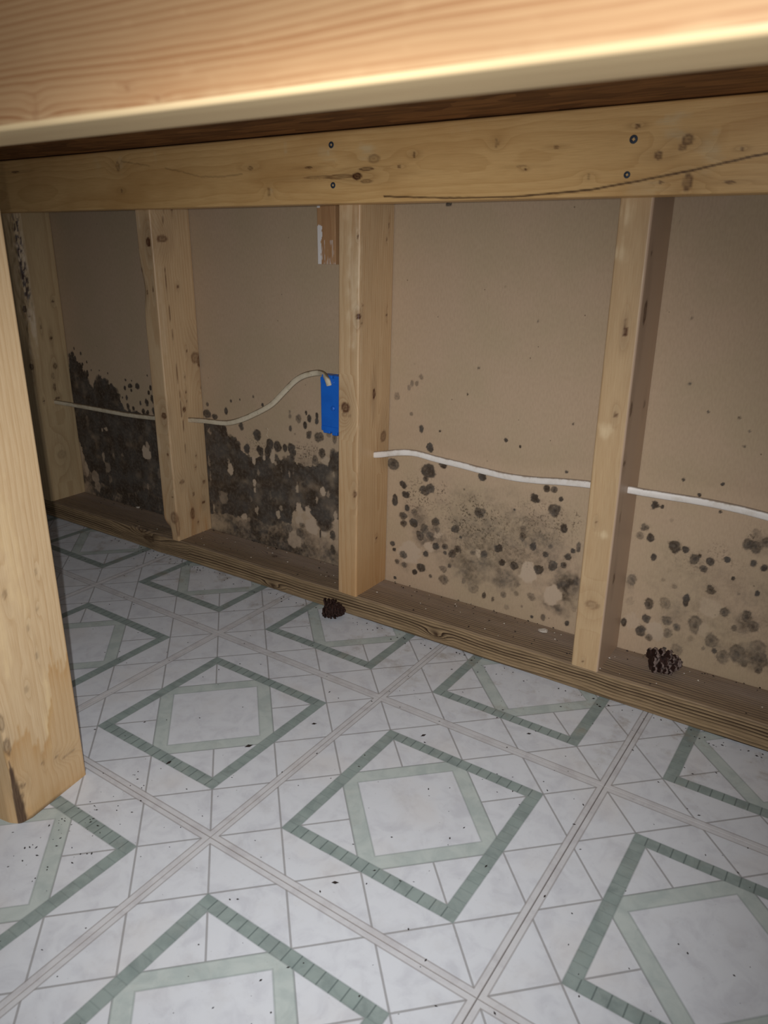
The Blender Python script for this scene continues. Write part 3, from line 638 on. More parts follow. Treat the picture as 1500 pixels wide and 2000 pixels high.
# thickness: a plain back sheet joined all round
nb0 = len(Vw)
bx0, bx1, bz0, bz1 = xs[0], xs[-1], zs[0], zs[-1]
Vb = np.array([(bx0, 0, bz0), (bx1, 0, bz0), (bx1, 0, bz1), (bx0, 0, bz1), (bx0, .0127, bz0), (bx1, .0127, bz0), (bx1, .0127, bz1), (bx0, .0127, bz1)])
Qb = np.array([(4, 7, 6, 5), (0, 4, 5, 1), (1, 5, 6, 2), (2, 6, 7, 3), (3, 7, 4, 0)]) + nb0
me = mesh_np('wall_back', np.concatenate([Vw, Vb]), np.concatenate([Q, Qb]), False)
z8 = np.zeros(8)
fattr(me, 'mold', np.concatenate([mold, z8])); fattr(me, 'speck', np.concatenate([speck, z8])); fattr(me, 'hole', np.concatenate([pale_low, z8]))
m_wall, n, b = new_mat('drywall_paper', 0.85, 0.2)
co = n.coords('Object')
f1 = n.noise(n.scale(co, (1, 1, 0.35)), 420, 2, 0.5); f2 = n.noise(co, 9, 3, 0.5); f3 = n.noise(co, 60, 3, 0.6)
paper = n.mix(n.step(f2, 0.35, 0.68), lin(183, 160, 135), lin(178, 158, 131))
paper = n.mix(n.step(f1, 0.3, 0.75) * 0.22, paper, lin(150, 128, 106))
paper = n.mix(n.step(f3, 0.5, 0.8) * 0.18, paper, lin(194, 169, 147))
vor = n.new('ShaderNodeTexVoronoi', feature='F1'); n.put(vor.inputs['Vector'], co); vor.inputs['Scale'].default_value = 42
sp = n.step(X(n, vor.outputs['Distance']), 0.055, 0.03) * n.noise(co, 11, 1).gt(0.5)
paper = n.mix(sp * 0.6, paper, lin(70, 54, 40))
paper = n.mix(n.attr('hole') * 0.5, paper, lin(192, 175, 157))
fn = n.noise(co, 650, 3, 0.65); fm = n.noise(co, 170, 3, 0.6); ft = n.noise(co, 26, 3, 0.6)
mo = n.attr('mold')
mcol = n.mix(n.step(ft, 0.36, 0.66), lin(66, 54, 43), lin(84, 78, 72))
mcol = n.mix(n.step(fm, 0.42, 0.75) * 0.6, mcol, lin(114, 103, 91))
fac = n.step(mo + (fn - 0.5) * 0.22 + (fm - 0.5) * 0.14, 0.06, 0.74)
c = n.mix(fac, paper, mcol)
spk = n.attr('speck') * n.step(n.noise(co, 260, 2, 0.6), 0.53, 0.58) * n.step(n.noise(co, 70, 2), 0.38, 0.52)
c = n.mix(spk * 0.8, c, lin(52, 40, 28))
n.put(b.inputs['Base Color'], c)
n.put(b.inputs['Normal'], n.bump(f1 * 0.5 + fac * 0.4, 0.2, 0.0008))
wall = link('wall_back', me, m_wall)
tag(wall, 'brown drywall backing spotted with black mould between the studs', 'wall', kind='structure')

# ------------------------------------------------------------------ framing
w_plate = wood_mat('treated_plate', 0, (166, 141, 108), (58, 42, 28), freq=265, contrast=1.5, rough=0.75, spec=0.25, fibre=0.55,
                   knot=(60, 40, 24), stain=(162, 147, 138), pale=(165, 148, 132), sharp=1.6, bump=0.5, blotch=0.3)


def plate_stain(A, B, L):
    # greyed, dusty top near the drywall
    top = (B > W - 0.0015)
    return top * (0.22 + 0.65 * sst(0.02, 0.07, A) * fbm(L * 14, A * 60, 5)) * 0.85


def plate_def(A, B, L):
    b2 = B + (B > W * 0.5) * 0.0025 * (fbm(L * 7, A * 20, 44) - 0.5)
    a2 = A + (A < 0.02) * 0.003 * (fbm(L * 6, B * 30, 45) - 0.5)
    # knot swelling on the near edge below the second stud
    g = np.exp(-((L - 0.27) / 0.02) ** 2) * (A < 0.03)
    return a2 - 0.002 * g, b2 + 0.0015 * g * (B > 0.02), L


plate_knots = [(a, bb, l, max(ra, .006), max(rb, .004), max(rl, .004), dk) for (a, bb, l, ra, rb, rl, dk) in KNOTS_PLATE] + [(0.053, W, 0.534, .004, .006, .006, .5)]
plate = board('bottom_plate', w_plate, 3.6, D, W, 'lab', (0, -D, 0), res=0.003, row=0.0035, rad=0.005, knots=plate_knots, pith=(-0.085, -0.075),
              drift=(0.004, 0.002), wob=0.0035, seed=3, deform=plate_def, stain=plate_stain, l0=-1.3)
tag(plate, 'dark weathered wooden bottom plate running along the foot of the wall', 'lumber')

PINE_E, PINE_L = (205, 172, 128), (170, 124, 76)


def stud(i, x, mat, knots, lean=0.0, **kw):
    kn = [(a, bb, l, ra, rb, rl, dk) for (a, bb, l, ra, rb, rl, dk) in knots]
    return board('wall_stud', mat, 0.885 - W, W, D, 'abl', (x, -D, W), rot=(0, lean, 0), res=0.0025, row=0.0025, rad=0.003, knots=kn, **kw)


w1 = wood_mat('pine_far', 2, (188, 165, 128), (146, 114, 78), freq=150, contrast=0.5, rough=0.55, knot=(66, 42, 24), stain=(62, 46, 42), pale=(214, 196, 178), bump=0.2)
w2 = wood_mat('pine_knotty', 2, (204, 177, 140), (168, 126, 84), freq=170, contrast=0.55, rough=0.42, knot=(80, 42, 22), stain=(178, 122, 62), pale=(228, 208, 178), bump=0.2)
w3 = wood_mat('pine_middle', 2, (206, 178, 140), (164, 122, 80), freq=210, contrast=0.65, rough=0.42, knot=(74, 38, 24), stain=(176, 124, 64), pale=(232, 212, 180), bump=0.2)
w4 = wood_mat('pine_near', 2, (194, 166, 128), (160, 122, 82), freq=150, contrast=0.45, rough=0.42, knot=(78, 44, 22), stain=(190, 164, 142), pale=(236, 216, 178), bump=0.18)


def wane1(A, B, L):
    # bark edge: the front right arris is missing wood near the top
    f = sst(0.30, 0.42, L) * np.clip(1 - (np.hypot(A - W, B) / 0.024), 0, 1)
    n_ = 0.6 + 0.8 * fbm(L * 60, (A + B) * 120, 7)
    bow = 0.004 * (fbm(L * 4, 1.0, 71) - 0.5)
    return A - 0.012 * f * n_ + bow, B + 0.010 * f * n_, L


def bark1(A, B, L):
    d = np.abs((B - 0.012) - 0.006 * (fbm(L * 14, 2.0, 9) - 0.5))
    s = (A > W - 0.014) * sst(0.012, 0.004, d) * sst(0.41, 0.46, L) * sst(0.66, 0.55, L)
    return s * sst(0.36, 0.6, fbm(L * 120, B * 260, 10)) * 1.3


pale1 = [(W, 0.012, 0.52, .01, .010, .06, .9), (W, 0.014, 0.40, .01, .012, .05, .6), (W, 0.010, 0.33, .01, .008, .03, .5)]
s1 = stud(1, S1, w1, KNOTS_1, pith=(-0.02, 0.05), seed=11, deform=wane1, stain=bark1, pales=pale1)
tag(s1, 'farthest wall stud with a strip of dark bark on its edge, beside the foreground post', 'stud', 'wall studs')


def chip2(A, B, L):
    # lower front left corner knocked off; edge wavy higher up
    f = sst(0.045, 0.0, L) * sst(0.022, 0.0, A) * sst(0.022, 0.0, B)
    g = np.exp(-((L - 0.475) / 0.03) ** 2) * sst(0.012, 0.0, A) * sst(0.012, 0.0, B)
    return A + 0.010 * f + 0.003 * g, B + 0.014 * f + 0.003 * g, L


def crack2(A, B, L):
    cr = polyline_t([(0.0, .030), (0.20, .036), (0.35, .030), (0.50, .022), (0.62, .030), (0.9, .036)], L) + 0.003 * (fbm(L * 40, 1, 5) - 0.5)
    c = (A > W - 0.003) * sst(0.0012, 0.0004, np.abs(B - cr)) * sst(0.3, 0.5, fbm(L * 30, 2, 15)) * sst(0.14, 0.2, L) * 1.0
    return 0.75 * c


def stain2(A, B, L):
    return 0.45 * sst(0.12, 0.0, L) * sst(0.2, 0.8, fbm(L * 20, (A + B) * 90, 16))


s2 = stud(2, S2, w2, KNOTS_2, pith=(0.03, 0.10), drift=(0, -0.02), seed=21, deform=chip2, stain=stain2, dark=crack2,
          pales=[(0.002, 0, .60, .01, .012, .05, .8), (W, 0.01, .45, .01, .006, .2, .35), (0.01, 0, .19, .01, .012, .02, .6)])  # the pale patch near the top is painted sheen
tag(s2, 'knotty pine stud with a chipped lower corner, left of the blue electrical box', 'stud', 'wall studs')
s3 = stud(3, S3 - 0.005, w3, KNOTS_3, lean=0.0165, pith=(0.055, 0.06), drift=(-0.04, 0.0), wob=0.004, seed=31,
          stain=lambda A, B, L: 0.6 * sst(0.35, 0.0, L) * (0.4 + 0.6 * fbm(L * 8, A * 60, 6)),
          pales=[(0.028, 0, .52, .01, .012, .12, .8), (0.02, 0, .60, .01, .02, .03, .6), (W, 0.006, .30, .01, .004, .3, .3)])  # sheen painted near the top, highlight painted down the right arris
tag(s3, 'middle pine stud carrying the blue electrical box, with a large round knot', 'stud', 'wall studs')


def side_tone4(A, B, L):
    side = (A > W - 0.0015)  # right side face takes its own greyer tone
    return side * (0.75 + 0.25 * fbm(L * 6, B * 30, 12))


s4 = stud(4, S4, w4, KNOTS_4, pith=(0.02, -0.035), seed=41, stain=side_tone4,
          pales=[(0.01, 0, .59, .01, .02, .03, .8), (0.006, 0, .545, .01, .008, .012, .8), (0.02, 0, .20, .01, .008, .006, .6), (.012, 0, .335, .01, .012, .01, .6)])  # the two topmost pale patches are glossy sheen put into the colour
tag(s4, 'nearest pine stud at the right, with a pale front and two small knots', 'stud', 'wall studs')

# bench frame: ledger on the studs, rim board in front, deck above, post
w_led = wood_mat('varnished_pine', 0, (230, 190, 130), (184, 136, 78), freq=230, contrast=0.5, rough=0.42, spec=0.45, knot=(72, 36, 22), stain=(70, 44, 24),
                 pale=(222, 204, 164), blotch=0.5, blotch_col=(186, 138, 80), fibre=0.3, bump=0.2)


def led_stain(A, B, L):
    f = (A < 0.003)
    y1 = polyline_t(LEDGER_CRACK, L); y2 = polyline_t(LEDGER_CRACK2, L)
    j = 0.0006 * (fbm(L * 150, 0.0, 3) - 0.5)
    s = f * sst(0.0016, 0.0006, np.abs(B - y1 - j)) * (L > LEDGER_CRACK[0][0]) * 0.85
    s = np.maximum(s, f * sst(0.0016, 0.0006, np.abs(B - y2 - 3 * j)) * (L > LEDGER_CRACK2[0][0]) * (L < LEDGER_CRACK2[-1][0]) * 0.3 * sst(0.35, 0.6, fbm(L * 60, 0.0, 8)))
    return s


ledger = board('ledger_board', w_led, 3.4, W, D, 'lab', (0, -D - W, LEDGE_Z), res=0.0012, row=0.0026, rad=0.003, knots=KNOTS_LEDGER, pales=PALE_LEDGER,
               pith=(0.06, 0.03), drift=(0, 0.012), wob=0.004, seed=51, stain=led_stain, l0=-1.2, bow=0.5)
tag(ledger, 'amber pine board screwed across the stud fronts under the deck', 'lumber')
m_screw, n, b = new_mat('blued_screw', 0.35, 0.5)
b.inputs['Base Color'].default_value = (*lin(84, 98, 116), 1); b.inputs['Metallic'].default_value = 0.7


def screw_mesh(name, r):
    import bmesh
    bm = bmesh.new()
    k = 16
    prof = [(r * 0.82, 0.0012), (r, 0.0006), (r, -0.0002), (r * 0.9, -0.0009), (r * 0.5, -0.0010)]   # y (towards room negative)
    rings = []
    for (rr, yy) in prof:
        rings.append([bm.verts.new((rr * math.cos(2 * math.pi * i / k), yy, rr * math.sin(2 * math.pi * i / k))) for i in range(k)])
    for a, c_ in zip(rings, rings[1:]):
        for i in range(k): bm.faces.new((a[i], c_[i], c_[(i + 1) % k], a[(i + 1) % k]))
    # cross recess
    inner_ = [bm.verts.new(((0.42 if i % 4 == 0 else 0.16) * r * math.cos(2 * math.pi * i / k), 0.0008, (0.42 if i % 4 == 0 else 0.16) * r * math.sin(2 * math.pi * i / k))) for i in range(k)]
    for i in range(k): bm.faces.new((rings[-1][i], inner_[i], inner_[(i + 1) % k], rings[-1][(i + 1) % k]))
    bm.faces.new(inner_[::-1]); bm.faces.new(rings[0])
    bmesh.ops.recalc_face_normals(bm, faces=bm.faces[:])
    me = bpy.data.meshes.new(name); bm.to_mesh(me); bm.free(); me.materials.append(m_screw)
    return me


for (sx, sz), r in zip(SCREWS, (0.0042, 0.0040, 0.0044, 0.0036)):
    o = link('screw', screw_mesh('screw', r), None, ledger, (sx, 0, sz - LEDGE_Z)); o['label'] = 'blue-grey cross-head screw'

w_rim = wood_mat('orange_pine', 0, (179, 144, 106), (140, 92, 56), freq=340, contrast=0.95, rough=0.5, spec=0.35, knot=(128, 80, 50), stain=(214, 190, 148),
                 pale=(196, 162, 122), blotch=0.35, fibre=0.15, sharp=2.2, bump=0.12, blotch_col=(160, 112, 72))


def rim_tone(A, B, L):
    # bottom face toned paler; a highlight is painted along its front arris
    return 0.85 * (B < 0.0022) + 0.25 * sst(0.006, 0.001, B + 0.004 * (fbm(L * 90, 1, 66) - 0.5)) * (A < 0.01)


rim = board('rim_board', w_rim, 3.2, W, D, 'lab', (0, RIM_Y, 0.641), res=0.0012, row=0.0026, rad=0.0025, knots=KNOTS_RIM, pales=PALE_RIM,
            pith=(0.03, -0.055), drift=(0, -0.016), wob=0.0032, seed=62, stain=rim_tone, l0=-0.9, bow=0.2)
tag(rim, 'orange pine board crossing the top of the view, front edge of the bench frame', 'lumber')

m_deck, n, b = new_mat('deck_sheet', 0.8, 0.2)
co = n.coords('Object')
dv = n.new('ShaderNodeTexVoronoi', feature='F1'); n.put(dv.inputs['Vector'], n.scale(co, (0.35, 1, 1))); dv.inputs['Scale'].default_value = 55
dn = n.noise(n.scale(co, (0.12, 1, 1)), 120, 3, 0.6)
dcx, dcy, dcz = n.sep(dv.outputs['Color'])
c = n.mix(dcx, lin(156, 110, 66), lin(116, 78, 46))
c = n.mix(n.step(dn, 0.4, 0.7) * 0.5, c, lin(88, 58, 36))
n.put(b.inputs['Base Color'], c)
n.put(b.inputs['Normal'], n.bump(dn + dcx * 0.6, 0.3, 0.001))
deck = link('bench_deck', box_mesh('bench_deck', -0.9, 2.2, RIM_Y, -0.0006, LEDGE_Z + D + 0.0012, LEDGE_Z + D + 0.0194, 0.0008), m_deck)
deck.location = (0, 0, 0)
tag(deck, 'dark brown sheet forming the underside of the bench above the ledger', 'panel')

w_post = wood_mat('post_pine', 2, (208, 182, 145), (172, 134, 88), freq=190, contrast=0.5, rough=0.5, knot=(74, 54, 38), stain=(178, 136, 82), pale=(232, 206, 158), fibre=0.35, bump=0.22)
POST_W = 0.089


def post_stain(A, B, L):
    right = (A > POST_W - 0.004)
    # tide line left by water soaking up from the floor, spiky along the grain
    edge_ = 0.105 + 0.05 * sst(0.035, 0.075, B) + 0.05 * (fbm(B * 130, 0.3, 14) - 0.5) - 0.045 * np.exp(-((B - 0.045) / 0.012) ** 2)
    spike = 0.03 * sst(0.55, 0.8, fbm(B * 420, 0.7, 15))
    e = edge_ + spike - L
    tide = sst(0.0, 0.006, e) * (0.30 + 0.7 * np.exp(-np.clip(e, 0, 1) / 0.02))
    bottom = 0.5 * sst(0.03, 0.0, L) * fbm(B * 80, L * 80, 19)
    return np.where(right, np.clip(tide * 0.85 + bottom, 0, 1), 0.45 * sst(0.12, 0.02, L))


def post_def(A, B, L):
    # front right arris broken away towards the floor
    f = sst(0.10, 0.0, L) * np.clip(1 - np.hypot(A - POST_W, B) / 0.016, 0, 1)
    g = np.clip(1 - np.hypot(A - POST_W, B) / 0.008, 0, 1) * sst(0.3, 0.7, fbm(L * 30, 1.0, 23)) * 0.4
    return A - 0.004 * f - 0.002 * g, B + 0.004 * f + 0.002 * g, L


def post_bark(A, B, L):
    # bark left on the broken arris, widening to the floor; scuffed dirt along the foot
    wd_ = 0.0015 + 0.0085 * sst(0.09, 0.0, L) + 0.003 * (fbm(L * 90, 3.0, 33) - 0.5)
    r = np.where(B > 0.0015, B, np.abs(A - POST_W) * 2.2)
    k_ = (A > POST_W - 0.012) * sst(1.25, 0.8, r / wd_) * sst(0.10, 0.075, L)
    foot = (A > POST_W - 0.004) * sst(0.004, 0.001, L) * 0.8 * sst(0.09, 0.03, B)
    return np.maximum(k_ * 0.95, foot)


PK = [(POST_W, .003, .10, .006, .004, .012, .8), (POST_W, .001, .13, .006, .003, .012, .7),
      (POST_W, .010, .045, .006, .006, .003, .8), (POST_W, .009, .034, .006, .002, .004, .9), (POST_W, .040, .055, .006, .002, .003, .6), (POST_W, .058, .050, .006, .003, .002, .7),
      (POST_W, .074, .043, .006, .010, .002, .55), (POST_W, .030, .262, .006, .003, .006, .45), (POST_W, .050, .215, .006, .002, .003, .5), (POST_W, .055, .18, .006, .0015, .006, .5),
      (POST_W, .036, .150, .006, .003, .004, .35), (POST_W, .064, .23, .006, .002, .003, .4), (POST_W, .07, .27, .006, .002, .004, .4)]
post = board('support_post', w_post, LEDGE_Z + D, POST_W, D + 0.006, 'abl', (0, 0, 0), res=0.0022, row=0.0025, rad=0.003, knots=[k[:-1] + (k[-1] * 0.55,) for k in PK],
             pith=(0.05, 0.02), drift=(0.01, 0.0), wob=0.003, seed=71, stain=post_stain, deform=post_def, dark=post_bark,
             pales=[(POST_W, .045, .30, .01, .012, .08, .5), (POST_W, .03, .45, .01, .01, .1, .4), (POST_W, .06, .12, .01, .005, .04, .6), (POST_W, .02, .2, .01, .006, .06, .5), (POST_W, .052, .09, .01, .004, .03, .6)])
ang = math.radians(9.9)
post.rotation_euler.z = ang
post.location = (0.7478 - POST_W * math.cos(ang), -0.6815 - POST_W * math.sin(ang), 0.0)
tag(post, 'square wooden post in the left foreground with water stains near the floor', 'post')

# short offcut hanging beside the middle stud
w_blk = wood_mat('offcut_wood', 2, (182, 142, 102), (146, 102, 66), freq=300, contrast=0.5, rough=0.6, knot=(70, 44, 30), stain=(226, 222, 220), pale=(214, 190, 160), bump=0.3)


def blk_stain(A, B, L):
    paint = (A < 0.0085 + 0.003 * (fbm(L * 90, 0, 2) - 0.5) * 2) * (B < 0.012) * (L < 0.055 + 0.004 * fbm(A * 200, 0, 4)) * 1.0
    top = (A < 0.006) * (B < 0.012) * (L > 0.083)
    low = (L < 0.035) * sst(0.55, 0.75, fbm(L * 60, A * 700, 6)) * 0.5 * (B < 0.002)
    return np.maximum(np.maximum(paint, top), low) * 1.2


blk = board('wood_offcut', w_blk, 0.10, 0.036, 0.0205, 'abl', (0.6395, -0.0212, 0.5600), res=0.0012, row=0.0012, rad=0.0012, pith=(0.02, -0.06), seed=81, stain=blk_stain)
tag(blk, 'short vertical wood offcut with white paint on its edge, beside the middle stud', 'wood block')

# ------------------------------------------------------------------ blue electrical box
m_blue, n, b = new_mat('blue_plastic', 0.38, 0.5)
bn = n.noise(n.coords('Object'), 60, 3)
n.put(b.inputs['Base Color'], n.mix(n.step(bn, 0.4, 0.7) * 0.4, lin(30, 104, 205), lin(24, 90, 186)))
BXX, BXZ = 0.6708, 0.3035
ebox = empty('electrical_box', (BXX, 0, BXZ))
tag(ebox, 'blue plastic electrical box fixed to the side of the middle stud', 'electrical box')
BWd, BH, BD = 0.0545, 0.0890, 0.060


def part_box(name, x0, x1, y0, y1, z0, z1, bev, mat=m_blue, parent=ebox):
    me = box_mesh(name, x0, x1, y0, y1, z0, z1, bev)
    return link(name, me, mat, parent)


body = part_box('box_body', 0, BWd, -BD, -0.0005, 0.004, BH - 0.004, 0.002)
part_box('back_rim', 0.0012, BWd - 0.0012, -BD - 0.0012, -BD + 0.002, 0.0, 0.008, 0.001)
part_box('back_rim', 0.0012, BWd - 0.0012, -BD - 0.0012, -BD + 0.002, BH - 0.012, BH - 0.002, 0.001)
for xx, ww, zz, hh_ in ((0.004, 0.014, -0.004, 0.007), (0.022, 0.010, -0.006, 0.009), (0.037, 0.013, -0.004, 0.007)):
    part_box('bottom_tab', xx, xx + ww, -BD, -BD + 0.012, zz, zz + hh_, 0.001)
for xx in (0.0035, 0.0275):
    part_box('cable_clamp', xx, xx + 0.021, -BD - 0.0006, -BD + 0.016, BH - 0.006, BH + 0.002, 0.0012)
part_box('mounting_ear', BWd - 0.011, BWd - 0.001, -0.046, -0.034, BH - 0.006, BH + 0.016, 0.0015)
part_box('mounting_ear', BWd - 0.011, BWd - 0.001, -0.046, -0.034, -0.014, 0.006, 0.0015)


def dome(name, r, h, k=14, rings=5):
    V = []; F = []
    for i in range(rings):
        t = i / (rings - 1) * math.pi / 2
        for j in range(k): V.append((r * math.cos(t) * math.cos(2 * math.pi * j / k) if i < rings - 1 else 0.0001 * math.cos(2 * math.pi * j / k), -h * math.sin(t),
                                     r * math.cos(t) * math.sin(2 * math.pi * j / k) if i < rings - 1 else 0.0001 * math.sin(2 * math.pi * j / k)))
    for i in range(rings - 1):
        for j in range(k): F.append((i * k + j, i * k + (j + 1) % k, (i + 1) * k + (j + 1) % k, (i + 1) * k + j))
    F.append(tuple(range(k))[::-1])
    me = bpy.data.meshes.new(name); me.from_pydata(V, [], F)
    for p in me.polygons: p.use_smooth = True
    return me


link('moulded_boss', dome('moulded_boss', 0.0042, 0.003), m_blue, body, (0.0255, -BD, 0.0385))
for xx in (0.018, 0.024):
    link('moulded_boss', dome('moulded_boss', 0.0018, 0.0012), m_blue, body, (xx + 0.004, -BD - 0.001, BH - 0.0085))

# ------------------------------------------------------------------ cables: flat white sheathing
m_cab, n, b = new_mat('cable_sheath', 0.45, 0.4)
co = n.coords('Object')
cn = n.noise(co, 60, 4, 0.7); cn2 = n.noise(co, 300, 3, 0.6)
nz = n.sep(n.new('ShaderNodeNewGeometry').outputs['Normal'])[2]
c = n.mix(n.step(cn, 0.45, 0.75) * 0.4, lin(226, 220, 214), lin(186, 172, 150))
# dust and mould lie on the upward side of the sheath
c = n.mix(n.step(nz + (cn - 0.5) * 1.2, 0.35, 0.85) * 0.8, c, lin(126, 104, 82))
c = n.mix(n.step(cn2, 0.66, 0.72) * n.step(nz, -0.1, 0.6) * 0.8, c, lin(70, 56, 44))
n.put(b.inputs['Base Color'], c)
m_cabd, n, b = new_mat('dusty_cable_sheath', 0.55, 0.35)
co = n.coords('Object')
cn = n.noise(co, 60, 4, 0.7); cn2 = n.noise(co, 300, 3, 0.6)
nz = n.sep(n.new('ShaderNodeNewGeometry').outputs['Normal'])[2]
c = n.mix(n.step(cn, 0.4, 0.75) * 0.5, lin(208, 196, 172), lin(170, 154, 126))
c = n.mix(n.step(nz + (cn - 0.5) * 1.0, 0.25, 0.75) * 0.9, c, lin(112, 92, 68))
c = n.mix(n.step(cn2, 0.64, 0.72) * 0.6, c, lin(70, 56, 44))
n.put(b.inputs['Base Color'], c)


def catmull(P, per=8):
    P = [np.array(p, float) for p in P]
    P = [2 * P[0] - P[1]] + P + [2 * P[-1] - P[-2]]
    out = []
    for i in range(1, len(P) - 2):
        p0, p1, p2, p3 = P[i - 1:i + 3]
        for k in range(per):
            t = k / per
            out.append(0.5 * ((2 * p1) + (-p0 + p2) * t + (2 * p0 - 5 * p1 + 4 * p2 - p3) * t * t + (-p0 + 3 * p1 - 3 * p2 + p3) * t ** 3))
    out.append(P[-2])
    return np.array(out)


def sweep(name, path, ra, rb, mat, k=12, side=(0, 1, 0)):
    path = np.array(path); T = np.gradient(path, axis=0); T /= np.linalg.norm(T, axis=1)[:, None]
    S = np.array(side, float); V = []
    for p, t in zip(path, T):
        s = S - t * (S @ t); s /= np.linalg.norm(s); u = np.cross(t, s)
        for i in range(k):
            a = 2 * math.pi * i / k
            ca, sa = math.cos(a), math.sin(a)
            q = lambda v: math.copysign(abs(v) ** 0.75, v)
            V.append(p + s * rb * q(ca) + u * ra * q(sa))
    m = len(path); V = np.array(V)
    i = np.arange(m - 1)[:, None] * k; j = np.arange(k)[None, :]; j2 = (j + 1) % k
    Q = np.stack([i + j, i + k + j, i + k + j2, i + j2], -1).reshape(-1, 4)
    me = mesh_np(name, V, Q, True, [list(range(k)), list(range((m - 1) * k, m * k))[::-1]])
    import bmesh
    bm = bmesh.new(); bm.from_mesh(me); bmesh.ops.recalc_face_normals(bm, faces=bm.faces[:]); bm.to_mesh(me); bm.free()
    return link(name, me, mat)


pL = [(-0.16, -0.046, 0.254), (-0.0847, -0.0465, 0.2577)] + CABLE_L1 + [(0.315, -0.042, 0.268), (0.3319, -0.0385, 0.2712)] + CABLE_L2
cabL = sweep('electrical_cable', catmull(pL), 0.0048, 0.0028, m_cabd)
tag(cabL, 'dusty cream cable passing through the left studs and curving up into the blue box', 'cable', 'electrical cables')
pR = [(0.708, -0.050, 0.318), (0.7145, -0.056, 0.298), (0.7155, -0.060, 0.287), (0.7180, -0.056, 0.276), (0.732, -0.046, 0.2715), (0.7659, -0.042, 0.2727)] + CABLE_R1 + [(1.15, -0.047, 0.2892), (1.1707, -0.0475, 0.2916)] + CABLE_R2
cabR = sweep('electrical_cable', catmull(pR), 0.0052, 0.0029, m_cab)
tag(cabR, 'white cable running right from below the blue box through the nearest stud', 'cable', 'electrical cables')

m_fib, n, b = new_mat('pale_fibre', 0.7, 0.2)
b.inputs['Base Color'].default_value = (*lin(196, 180, 156), 1)
fib = sweep('fibre_curl', catmull([(0.4945, -0.0012, 0.2690), (0.4990, -0.0035, 0.2720), (0.5010, -0.0030, 0.2690), (0.4985, -0.0020, 0.2640), (0.4965, -0.0018, 0.2590), (0.4970, -0.0010, 0.2560), (0.4985, -0.0008, 0.2540)], 6), 0.0006, 0.0006, m_fib, k=6)
tag(fib, 'tiny curled pale fibre stuck to the drywall left of the blue box', 'fibre')

# ------------------------------------------------------------------ pine cones
m_cone, n, b = new_mat('pine_cone_brown', 0.75, 0.25)
cn = n.noise(n.coords('Object'), 260, 3, 0.6)
n.put(b.inputs['Base Color'], n.mix(n.step(cn, 0.4, 0.7), lin(52, 32, 26), lin(30, 18, 16)))
m_conetip, n, b = new_mat('pine_cone_tip', 0.7, 0.3)
cn = n.noise(n.coords('Object'), 300, 3, 0.6)
n.put(b.inputs['Base Color'], n.mix(n.step(cn, 0.45, 0.68), lin(122, 106, 100), lin(40, 27, 23)))


